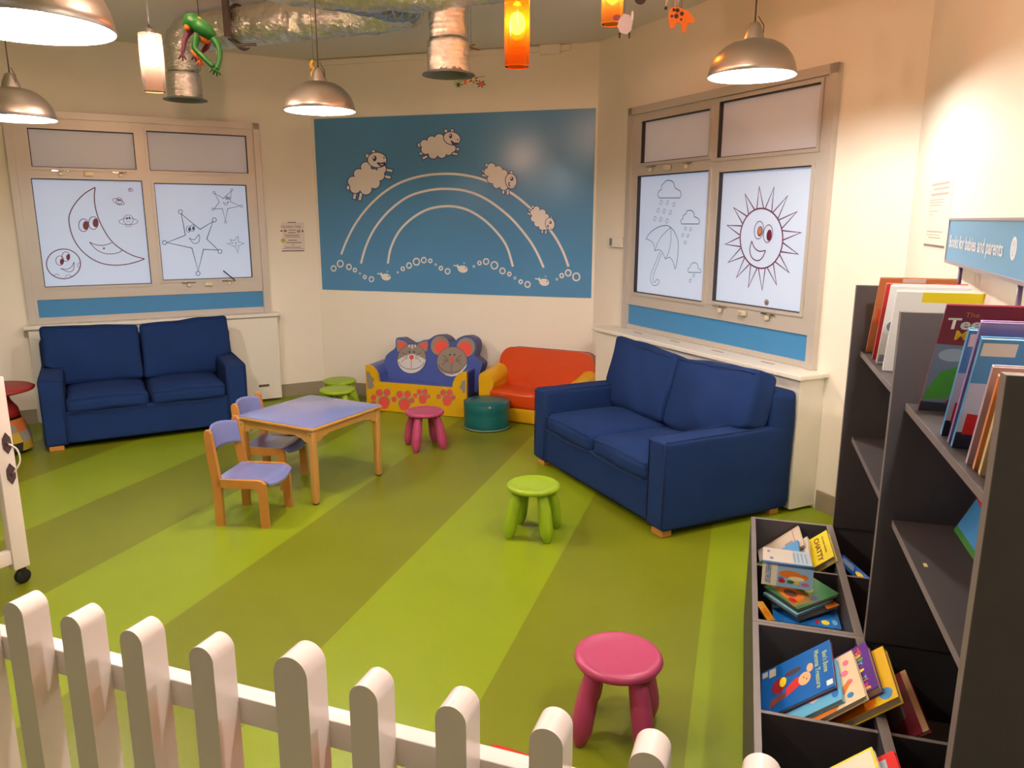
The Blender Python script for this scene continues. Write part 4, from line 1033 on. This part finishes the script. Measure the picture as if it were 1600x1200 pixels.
tip('yellow board book with an orange animal, lowest fallen book in the near bin', (1379,1009), (1404,1088), .150, .20, .022, (228, 186, 36),
    art=lambda a, o, w, h: (a.fill([(1,0),(1,.66),(.82,.72),(.5,.5),(.45,0)], flat((226, 120, 20)), 1), a.disc(.62, .58, .06, .10, flat((226, 200, 160)), 2), a.disc(.86, .86, .10, .09, flat((70, 140, 190)), 2), lettering('My Super World', w*.30, h*.76, .013, flat((120, 90, 30)), o, -.0012, width=w*.46)))
tip('purple board book with rainbow title letters in the near bin', (1352,1003), (1373,1072), .174, .17, .022, (84, 40, 128), art=lambda a, o, w, h: rainbow_title(o, w, h))
tip('cream book with pink splashes and an orange stripe in the near bin', (1330,1016), (1353,1087), .190, .19, .014, (214, 196, 160),
    art=lambda a, o, w, h: (a.disc(.2, .86, .06, .05, PKK, 1), a.disc(.4, .8, .06, .06, PKK, 1), a.disc(.6, .84, .05, .05, PKK, 1), a.fill([(1,0),(1,.55),(.62,.86),(.58,.80),(.8,.5),(.8,0)], flat((200, 112, 40)), 1), a.disc(.85, .80, .05, .05, flat((40, 120, 180)), 2)))
tip('light-blue board book peeping out under the large blue one in the near bin', (1306,1030), (1316,1092), .203, .17, .011, (96, 170, 206),
    art=lambda a, o, w, h: (a.disc(.8, .9, .10, .06, flat((40, 110, 180)), 1), a.fill([(.6,.3),(.8,.5),(.66,.85),(.55,.7)], flat((226, 200, 206)), 1)))
tip('large blue book of a child in red, topmost fallen book in the near bin', (1296,999), (1305,1071), .216, .235, .011, (20, 92, 168), art=boy_art, back=(90, 30, 90))
# rear row of the near bin
tip('tattered dark red book leaning in the rear row of the near bin', (1414,1046), (1452,1140), .035, .11, .012, (110, 20, 34), art=lambda a, o, w, h: (a.fill([(0,.85),(1,.85),(1,1),(0,1)], flat((170, 140, 100))), a.fill([(.2,.2),(.8,.25),(.7,.6),(.2,.6)], flat((110, 90, 84)), 1)))
tip('white and yellow book poking up at the bottom edge of the near bin', (1362,1167), (1378,1215), .20, .16, .012, (222, 212, 188), art=lambda a, o, w, h: (a.stroke([(.02,0),(.02,.98),(1,.98)], .006, YL)))
tip('red picture book poking up beside the white and yellow one', (1396,1172), (1412,1222), .175, .16, .012, (200, 36, 28), art=lambda a, o, w, h: (a.fill([(.15,0),(.9,0),(.9,.85),(.15,.85)], flat((150, 170, 176))), a.disc(.4, .6, .2, .15, PEACH, 1)))
# a crumb of yellow paper on the lower shelf of the near bay
MBc = MB().box(-.004, .004, -.01, .01, 0, .002, flat((220, 200, 130))).build('paper_scrap'); MBc.location = onp(1446, 884, (.55, 0, 0), (1, 0, 0)); p_ = atz(1446, 884, .895); MBc.location = (p_.x, p_.y, .8955)
tag(MBc, 'tiny yellow paper scrap on the lower shelf of the near bay', 'paper scrap')

# ============================================================ picket fence
FA = R(-3.1)
fe = thing('picket_fence', 'white picket fence with rounded tops along the bottom of the view', 'fence', (0, 0, 0), 0)
FP = Fr((-.674, 1.196, 0), FA)
def picket(x, w, h):
    out = [(x-w/2, .05), (x+w/2, .05)]
    for i in range(15): t = PI*i/14; out.append((x+w/2*math.cos(t), h-w/2+w/2*math.sin(t)))
    return out
xs = []
for (px_, py_) in ((24,939),(112,961),(207,982.5),(315.5,1009),(438,1040),(568,1070),(705,1101.5),(854.5,1136.5),(1013,1172.5)):
    xs.append(FP.loc(atz(px_, py_, .85)).x)
fe.location = FP.O; fe.rotation_euler = (0, 0, FA)
pl = [(x, .0645, .85) for x in xs]
pl[4] = (FP.loc(atz(438, 1039, .875)).x, .082, .875)
pl += [(xs[-1]+.187, .0645, .85), (xs[-1]+.374, .0645, .85)]
pl += [(xs[0]-.187*k, .0645, .85) for k in range(1, 9)]
for (x, w, h) in pl: 
    mb = MB().prism(picket(x, w, h), 0, .068, FENCEW, m2=FENCEW)
    o = mb.build('picket', fe)
    for p in o.data.polygons: p.use_smooth = abs(p.normal.y) < .5 and p.center.z > h-w/2-.001
xr_ = max(p[0] for p in pl)+.05; xl_ = min(p[0] for p in pl)-.05
for z in (.626, .14): MB().rbox(xl_, xr_, .0685, .112, z, z+.068, .003, FENCEW, n=2).build('rail', fe)
# ============================================================ gate at the left
ga = thing('picket_gate', 'white gate leaf with a hook latch and black castor at the left edge', 'gate', (-3.285, 2.60, 0), 0)
gd = V((-.20, -1, 0)).normalized(); ang = math.atan2(gd.y, gd.x); ga.rotation_euler = (0, 0, ang)      # local x runs away from the castor along the gate
MB().rbox(-.03, .045, -.025, .025, .085, 1.03, .004, FENCEW, n=2).build('stile', ga)
for z in (.12, .78): MB().rbox(.046, .95, -.018, .018, z, z+.07, .003, FENCEW, n=2).build('rail', ga)
for k in range(5):
    mb = MB().prism(picket(.21+.187*k, .06, .95), -.05, -.019, FENCEW); mb.build('picket', ga)
ct = MB().lathe([(.001, -.012), (.031, -.016), (.036, -.009), (.036, .009), (.031, .016), (.001, .012)], BLACK, T=Matrix.Translation((.0, .0, .036)) @ Matrix.Rotation(PI/2, 4, 'X'), n=24)
ct.box(-.012, .012, -.016, .016, .055, .086, BLACK); ct.build('castor', ga)
lt = MB(); IR = mat('iron_latch', (92, 70, 78), rough=.5, metal=.5)
g0 = Fr((-3.285, 2.60, 0), ang)
for z in (.715, .565):
    lt.prism([(0, -.052), (.018, -.025), (.020, 0), (.018, .025), (0, .052), (-.018, .025), (-.020, 0), (-.018, -.025)], .0252, .031, IR, Matrix.Translation((.0, 0, z)))
    lt.sphere((0, .033, z), .007, IR)
lt.tube(cr([(0, .034, .715), (-.030, .050, .68), (-.034, .052, .62), (-.01, .036, .57)], 5), .0045, FENCEW, n=6)
lt.build('latch', ga)
# red mat just behind the fence
rm = thing('red_floor_cushion', 'red floor cushion showing just above the fence rail', 'cushion', (0, 0, 0))
P0_ = atz(768, 1153, .10); P1_ = atz(905, 1197, .10)
dx_ = (P1_-P0_).normalized(); rm.location = (P0_.x, P0_.y, 0); rm.rotation_euler = (0, 0, math.atan2(dx_.y, dx_.x))
MB().rbox(0, .42, -.42, 0, .003, .10, .03, mat('red_vinyl', (196, 48, 26), rough=.4), n=6).build('pad', rm)

# ============================================================ pendant lamps
def make_pendant(label, c):
    t = thing('pendant_lamp', label, 'pendant lamp', c)
    r = .19; hgt = .125
    prof = [(r, 0), (r+.002, .003), (r*.99, .024), (r*.955, .05), (r*.89, .077), (r*.79, .102), (r*.66, .124), (r*.49, .142), (.055, .152), (.045, .154)]
    inn = [(a-.003 if a > .06 else a, z-.002) for a, z in prof]
    sh = MB().lathe(prof, STEEL, n=56).build('shade', t)
    MB().lathe([(r-.001, .0005)]+inn[1:]+[(.001, .150)], SHADEIN, n=56).build('shade_lining', sh)
    MB().lathe([(.045, .153), (.043, .162), (.036, .188), (.026, .212), (.020, .222), (.008, .227), (.001, .227)], STEEL, n=28).build('cap', t)
    MB().lathe([(.001, .15), (.022, .15), (.022, .08), (.001, .08)], SHADEIN, n=20).build('lamp_holder', t)
    MB().sphere((0, 0, .042), .040, BULBM, n=20).build('bulb', t)
    top = 3.2-c[2]
    MB().tube([(.038, 0, .165), (.038, 0, .21), (.012, 0, .25)], .0022, CORD, n=6).tube([(0, 0, .222), (0, 0, top-.05)], .0035, CORD, n=8).build('cord', t)
    MB().lathe([(.001, top-.075), (.018, top-.075), (.04, top-.03), (.042, top-.001), (.001, top-.001)], mat('rose_metal', (170, 160, 140), rough=.35, metal=.8), n=24).build('ceiling_rose', t)
    return t
pm = tuple(wd for wd in (-2.285, 3.91, 2.325))
pd = make_pendant('steel dome pendant lamp hanging over the left corner of the mural', pm)
def add_pendant(label, c):
    r = make_pendant(label, c); return r
add_pendant('steel dome pendant lamp hanging in front of the sun window', (-.021, 3.764, 2.372))
add_pendant('steel dome pendant lamp at the left edge, the smaller-looking of two', tuple(dep(24, 186, 3.95)))
add_pendant('large-looking steel dome pendant lamp cropped by the top left corner', tuple(dep(42, 44, 1.80)))
add_pendant('steel dome pendant lamp over the bookcase, just beyond the right edge', (.56, 1.72, 2.34))

# ============================================================ coloured glass cylinder lamps
def glass_lamp(label, c, gcol, bulb, ecol, e, h=.26):
    t = thing('glass_pendant', label, 'pendant lamp', c)
    gm = glass_mat('tinted_glass', gcol, .12 if gcol[2] < 100 else .03)
    MB().lathe([(.055, 0), (.056, h*.5), (.055, h)], gm, n=40).build('glass_cylinder', t)
    MB().lathe([(.0515, 0), (.0555, -.002), (.0565, .002)], mat('rim_'+label.split()[0], tuple(min(255, int(v*1.0)) for v in gcol), rough=.1), n=40).build('rim', t)
    MB().sphere((0, 0, h*.66), .036, bulb, sc_=(1, 1, 1.25)).build('bulb', t)
    MB().lathe([(.001, h+.03), (.018, h+.03), (.02, h-.02), (.001, h-.02)], STEEL, n=20).build('lamp_holder', t)
    MB().tube([(0, 0, h+.03), (0, 0, 3.2-c[2])], .003, CORD, n=6).build('cord', t)
    br = MB().box(-.053, .053, -.003, .003, h-.004, h, STEEL).build('bracket', t)
    return t
OB = mat('amber_bulb', (255, 220, 170), emis=130, ecol=(255, 222, 176)); WB = mat('warm_bulb', (255, 225, 200), emis=560, ecol=(255, 236, 220))
glass_lamp('amber glass cylinder lamp glowing right of the middle foil duct', (-1.015, 3.43, 2.405), (255, 118, 14), OB, None, 1, .27)
glass_lamp('clear peach glass cylinder lamp glowing left of the frog', tuple(dep(242, 143, 3.85)), (252, 214, 190), WB, None, 1, .27)
glass_lamp('amber-tinted small glass cylinder lamp cut off by the top edge near the sheep', tuple(dep(956, 38, 3.9)), (255, 160, 60), OB, None, 1, .25)

glass_lamp('clear peach glass cylinder fill lamp added out of sight above the view, over the pink stool', (-.55, 2.2, 2.72), (252, 214, 190), WB, None, 1, .27)  # unseen lamp, added to brighten the ceiling and upper walls
glass_lamp('clear peach glass cylinder fill lamp added out of sight above the view, left of the other', (-2.2, 2.3, 2.74), (252, 214, 190), WB, None, 1, .27)  # second added lamp out of view, more light for ceiling and walls
# ============================================================ foil ducts
def duct_path(pts, k=8): return cr(pts, k)
def crinkle(mb, amt, sc_, fl=True):
    for v in mb.v:
        j = V((random.uniform(-1, 1), random.uniform(-1, 1), random.uniform(-1, 1)))*(.0018 if fl else .0007)
        v += noise.noise_vector(v*sc_)*amt+noise.noise_vector(v*sc_*3.1)*amt*.45+j
    if fl: mb.sm = [False]*len(mb.sm)
def outlet(label, c, r, htop):
    t = thing('foil_duct', label, 'air duct', (0, 0, 0)); x, y, z = c
    mb = MB(); prof = []
    z2 = z+.17
    k = 20
    for i in range(k): prof.append((r*(1+.01*math.sin(i*2.3)), z+.012+(z2-z)*i/k))
    prof += [(r*.93, z2+.01), (r*.90, z2+.02)]
    for i in range(k): prof.append((r*.89*(1+.012*math.sin(i*1.9)), z2+.02+(htop-z2-.02)*i/k))
    T = Matrix.Translation((x, y, 0))
    mb.lathe(prof, FOIL, T, n=48); crinkle(mb, .004, 16, False); mb.build('drop_sleeve', t)
    MB().lathe([(r*1.27, z), (r*1.26, z+.006), (r*1.0, z+.016), (r*.98, z+.03), (r*.96, z+.06), (r*.96, z+.09)], ALU, T, n=48).lathe([(r*1.27, z), (r*.94, z+.004), (r*.94, z+.09)], mat('duct_inside', (120, 118, 110), rough=.6, metal=.3), T, n=48).build('flange', t)
    return t
o1 = tuple(dep(290, 157, 5.45)); o2 = tuple(dep(701, 118, 4.30))
d1 = outlet('foil-wrapped air duct with a round outlet behind the peach glass lamp', o1, .118, 2.93)
mb = MB(); R1 = .125
pth = [(o1[0], o1[1], 2.78), (o1[0]+.005, o1[1], 2.90), (o1[0]+.06, o1[1]-.005, 2.985), (o1[0]+.20, o1[1]-.01, 3.02), (o1[0]+.5, o1[1]-.03, 3.02), (-2.9, 4.74, 3.02), (-2.3, 4.70, 3.02), (-2.05, 4.66, 3.03)]
P_ = duct_path(pth, 26); mb.tube(P_, [R1*.92 if i < 30 else R1 for i in range(len(P_))], FOIL, n=44); crinkle(mb, .012, 11); mb.build('foil_sleeve', d1)
# strap with bracket
qx = o1[0]+.52; qy = o1[1]-.03
sp = MB(); IRD = mat('strap_metal', (110, 98, 96), rough=.45, metal=.6)
ring = [(qx, qy+.134*math.cos(a_), 3.02+.134*math.sin(a_)) for a_ in [2*PI*i/32 for i in range(32)]]
sp.tube(ring, .014, IRD, closed=True, n=6, sq=.3); sp.box(qx-.02, qx+.02, qy-.16, qy-.13, 2.93, 3.19, IRD); sp.tube([(qx, qy-.14, 2.92), (qx+.05, qy-.12, 2.88), (qx+.17, qy-.08, 2.885)], .010, IRD, n=6)
sp.build('strap', d1)
d2 = outlet('foil-wrapped air duct with a round outlet left of the amber glass lamp', o2, .118, 2.90)
mb = MB(); P_ = duct_path([(-3.0, 3.30, 3.05), (-2.65, 3.72, 3.03), (-2.3, 4.02, 3.01), (-1.98, 4.13, 3.0), (-1.66, 4.17, 3.0), (-1.2, 4.16, 3.02), (-.6, 4.10, 3.04), (.2, 4.0, 3.05)], 22)
mb.tube(P_, .135, FOIL, n=44); crinkle(mb, .014, 9); mb.build('foil_sleeve', d2)
mb = MB(); P_ = duct_path([(-2.05, 4.66, 3.03), (-2.25, 4.35, 3.02), (-2.55, 3.95, 3.02), (-2.9, 3.5, 3.04)], 22); mb.tube(P_, .105, mat('duct_film_blue', (150, 168, 190), rough=.25, metal=.8, bump=.6, bscale=20), n=28); crinkle(mb, .012, 10); mb.build('film_sleeve', d1)
# coil duct and ceiling bracket at the top left
cd_ = thing('foil_duct', 'ribbed silver duct end peeking out behind the largest pendant, top left', 'air duct', (0, 0, 0))
c0 = dep(120, 2, 3.2); mb = MB(); n_ = 46
pts = [(c0.x-.9+.026*i, c0.y+.05, 3.02) for i in range(n_)]
mb.tube(pts, [.10+.008*(i % 2) if i < n_-6 else .10*(1-((i-(n_-6))/6)**2*.7) for i in range(n_)], FOIL, n=28); mb.build('ribbed_sleeve', cd_)
p0 = dep(215, 12, 4.2)
cb = thing('ceiling_bracket', 'flat grey metal bracket on the ceiling left of the frog', 'bracket', (p0.x, p0.y, 3.185), R(-25))
MB().box(-.12, .12, -.05, .05, 0, .012, IRD).box(-.02, .22, -.012, .012, -.03, 0, IRD).box(.0, .04, -.4, .4, -.012, 0, IRD).build('plate', cb)
tr = thing('cable_conduit', 'thin pale conduit running across the ceiling behind the bracket', 'conduit', (0, 0, 0))
MB().tube([(-4.6, 3.6, 3.18), (-3.2, 4.0, 3.18), (-1.0, 5.2, 3.18)], .012, CEIL, n=8).build('pipe', tr)

# ============================================================ hanging toys
GF = mat('frog_green', (26, 104, 40), rough=.45, var=.25, vscale=14); OF = mat('frog_orange', (214, 110, 24), rough=.5); YF = mat('frog_yellow', (206, 160, 40), rough=.5)
KF = 3.1
zf = zoomed(220, 0, 7.056)
def fr3(x, y, k=0): return dep(*zf(x, y), KF+k)
fg = thing('hanging_frog', 'painted green and orange frog toy with long limbs hanging on a string', 'toy', tuple(fr3(640, 300)))
inv = -V(fr3(640, 300))
def F3(x, y, k=0): return fr3(x, y, k)+inv
P_ = [F3(500,250), F3(530,245), F3(590,255,-.01), (F3(650,290,-.02)), F3(710,330,-.02), F3(760,375,-.01), F3(790,420)]
mb = MB().tube(cr(P_, 4), [.016+.016*math.sin(PI*min(1, (i+3)/27))**.6+(.004 if 2 < i < 9 else 0)-(.006 if 8 < i < 12 else 0) for i in range(25)], GF, n=18)
mb.sphere(F3(530,275,-.01), .024, GF, sc_=(1.1, .9, .9)); bd = mb.build('body', fg)
MB().tube(cr([F3(640,400,.0), F3(690,425), F3(750,435)], 4), [.010, .013, .017, .020, .021, .020, .018, .015, .010], OF, n=14).sphere(F3(512,302,-.02), .013, OF).build('belly', fg)
for (x, y) in ((512,200), (643,222)): MB().sphere(F3(x, y, -.01), .012, YF).sphere(F3(x-6, y-2, -.03), .005, BLACK).build('eye', fg)
limbs = [([(555,335),(505,400),(478,470),(470,540),(458,590)], [.014,.010,.009,.008,.006], PUR, 0), ([(620,400),(600,480),(605,545),(680,620),(760,700),(800,735)], [.016,.013,.012,.011,.010,.009], GF, -.03),
    ([(800,430),(850,500),(872,600),(860,690),(835,760)], [.015,.013,.011,.010,.010], GF, -.02), ([(740,455),(725,520),(660,575),(600,600)], [.013,.011,.009,.008], RED, .03), ([(555,560),(600,600),(650,660)], [.006,.007,.005], OF, .0)]
for pts, rs, m_, k in limbs:
    P_ = cr([F3(x, y, k) for x, y in pts], 4); n_ = len(P_); rr_ = [rs[min(len(rs)-1, int(i/4))]*(1-(i % 4)/4)+rs[min(len(rs)-1, int(i/4)+1)]*((i % 4)/4) for i in range(n_)]
    mb = MB().tube(P_, rr_, m_, n=10); e = V(P_[-1])
    for d in ((-.02, 0, -.02), (0, 0, -.028), (.016, 0, -.024)): mb.tube([e, e+V(d)], [.005, .003], m_, n=6)
    mb.build('limb', fg)
MB().tube([F3(640, 215), V((F3(640, 215).x-.004, F3(640, 215).y, 3.2-fg.location.z))], .0018, CORD, n=6).build('string', fg)

def hung(name, label, px, k, f):
    c = dep(*px, k); t = thing(name, label, 'toy', tuple(c), YAW); f(t)
    MB().tube([(0, 0, .02), (0, 0, 3.2-c.z)], .0012, CORD, n=6).build('string', t); return t
SM = lambda pts, th, m, t, nm, y=0, T=None: MB().prism(pts, y-th/2, y+th/2, m, T).build(nm, t)
def blob(cx, cy, rx, ry, n=20, b=0, bn=8): return [(cx+(rx*(1+b*math.sin(bn*2*PI*i/n)))*math.cos(2*PI*i/n), cy+(ry*(1+b*math.sin(bn*2*PI*i/n)))*math.sin(2*PI*i/n)) for i in range(n)]
def sheep_toy(t):
    SM(blob(.005, 0, .032, .042, 48, .05, 8), .012, mat('toy_sheep_white', (196, 190, 206), rough=.7), t, 'body')
    SM(blob(-.034, .028, .016, .011), .014, mat('toy_sheep_face', (150, 70, 80), rough=.7), t, 'head')
    SM(blob(.036, .034, .005, .022, 12), .006, mat('toy_white', (230, 228, 230), rough=.6), t, 'tail')
    for x in (-.018, .026): SM([(x-.004, -.035), (x+.004, -.035), (x+.003, -.058), (x-.003, -.058)], .008, BLACK, t, 'leg')
hung('hanging_sheep', 'small flat white sheep ornament hanging in front of the wall corner', (975, 38), 3.4, sheep_toy)
def pig_toy(t):
    m_ = mat('toy_orange', (232, 118, 32), rough=.5); d = mat('toy_spot', (58, 34, 30), rough=.5)
    SM(cr([(-.052, -.02), (-.054, .03), (-.03, .046), (.01, .034), (.034, .024), (.05, .004), (.062, -.010), (.05, -.022), (.03, -.024), (.022, -.058), (.008, -.06), (.004, -.028), (-.02, -.022), (-.03, -.040), (-.046, -.044), (-.052, -.02)], 3)[:-1], .010, m_, t, 'body')
    a = Art(lambda x, z: (x, z), -.0052)
    for (x, z, r_) in ((-.018, .030, .009), (-.034, .032, .007), (.002, .016, .009), (-.022, .006, .010), (-.042, .006, .006), (.0, -.008, .005)): a.disc(x, z, r_, r_, d)
    a.build('spots', t)
hung('hanging_pig', 'orange spotted animal ornament hanging near the ceiling by the right window', (1064, 28), 3.4, pig_toy)
def black_toy(t):
    SM(blob(0, 0, .026, .026), .012, mat('toy_black', (46, 34, 36), rough=.5), t, 'body'); SM(blob(.034, .018, .018, .011, 16, .08, 5), .010, mat('toy_grey_white', (176, 170, 168), rough=.5), t, 'tail')
hung('hanging_black_ornament', 'black and white round ornament cut by the top edge between sheep and pig', (1001, -3), 3.4, black_toy)
def cow_toy(t):
    w__ = mat('toy_grey_white', (176, 170, 168), rough=.5)
    SM(blob(0, .03, .04, .022), .012, w__, t, 'body')
    for (x0_, x1_) in ((-.018, -.030), (.022, .012), (.030, .022)): MB().tube([(x0_, 0, .02), (x1_, 0, -.035)], .005, w__, n=8).sphere((x1_, 0, -.04), .008, mat('toy_hoof', (50, 46, 70), rough=.5)).build('leg', t)
hung('hanging_cow', 'grey and white cow ornament with dark hooves hanging beside the orange one', (1051, -2), 3.5, cow_toy)
def doll_mob(t):
    cols = [((40, 70, 120), (150, 170, 40)), ((190, 90, 40), (190, 90, 40)), ((200, 190, 50), (110, 30, 60)), ((190, 70, 30), (60, 70, 40))]
    MB().tube([(-.09, 0, -.005), (.10, 0, .03)], .0015, CORD, n=6).tube([(.0, 0, .012), (0, 0, .06)], .0012, CORD, n=6).build('crossbar', t)
    for i, (cx, cz, (c1, c2)) in enumerate(zip((-.062, -.018, .03, .075), (-.02, -.006, .010, -.016), cols)):
        if i == 1: MB().sphere((cx, 0, cz), .012, flat(c1)).build('bead', t); continue
        mb = MB().sphere((cx, 0, cz), .012, flat(c1))
        for k in range(6):
            a_ = 2*PI*k/6+.3*i; mb.tube([(cx, 0, cz), (cx+.03*math.cos(a_), 0, cz+.022*math.sin(a_))], [.006, .004], flat(c2), n=6)
        mb.build('doll', t)
hung('doll_mobile', 'mobile of tiny colourful spidery dolls hanging below the middle foil duct', (732, 127), 4.6, doll_mob)
def stick_toy(t):
    MB().tube([(-.02, 0, 0), (.05, 0, -.018)], .004, mat('stick_brown', (110, 52, 36), rough=.5), n=8).tube([(-.02, 0, 0), (.024, 0, .012)], .003, mat('stick_brown', (110, 52, 36)), n=8).build('sticks', t)
hung('stick_ornament', 'two crossed brown sticks hanging right of the middle foil duct', (736, 73), 4.6, stick_toy)
def yel_toy(t):
    MB().tube(cr([(0, 0, .05), (-.012, 0, .02), (.006, 0, 0), (-.012, 0, -.03), (.0, 0, -.06)], 4), [.006+.006*abs(math.sin(i)) for i in range(17)], mat('toy_yellow', (190, 150, 40), rough=.5), n=8).build('body', t)
hung('yellow_ornament', 'small yellow dangling ornament behind the middle pendant\'s cap', (490, 108), 4.4, yel_toy)
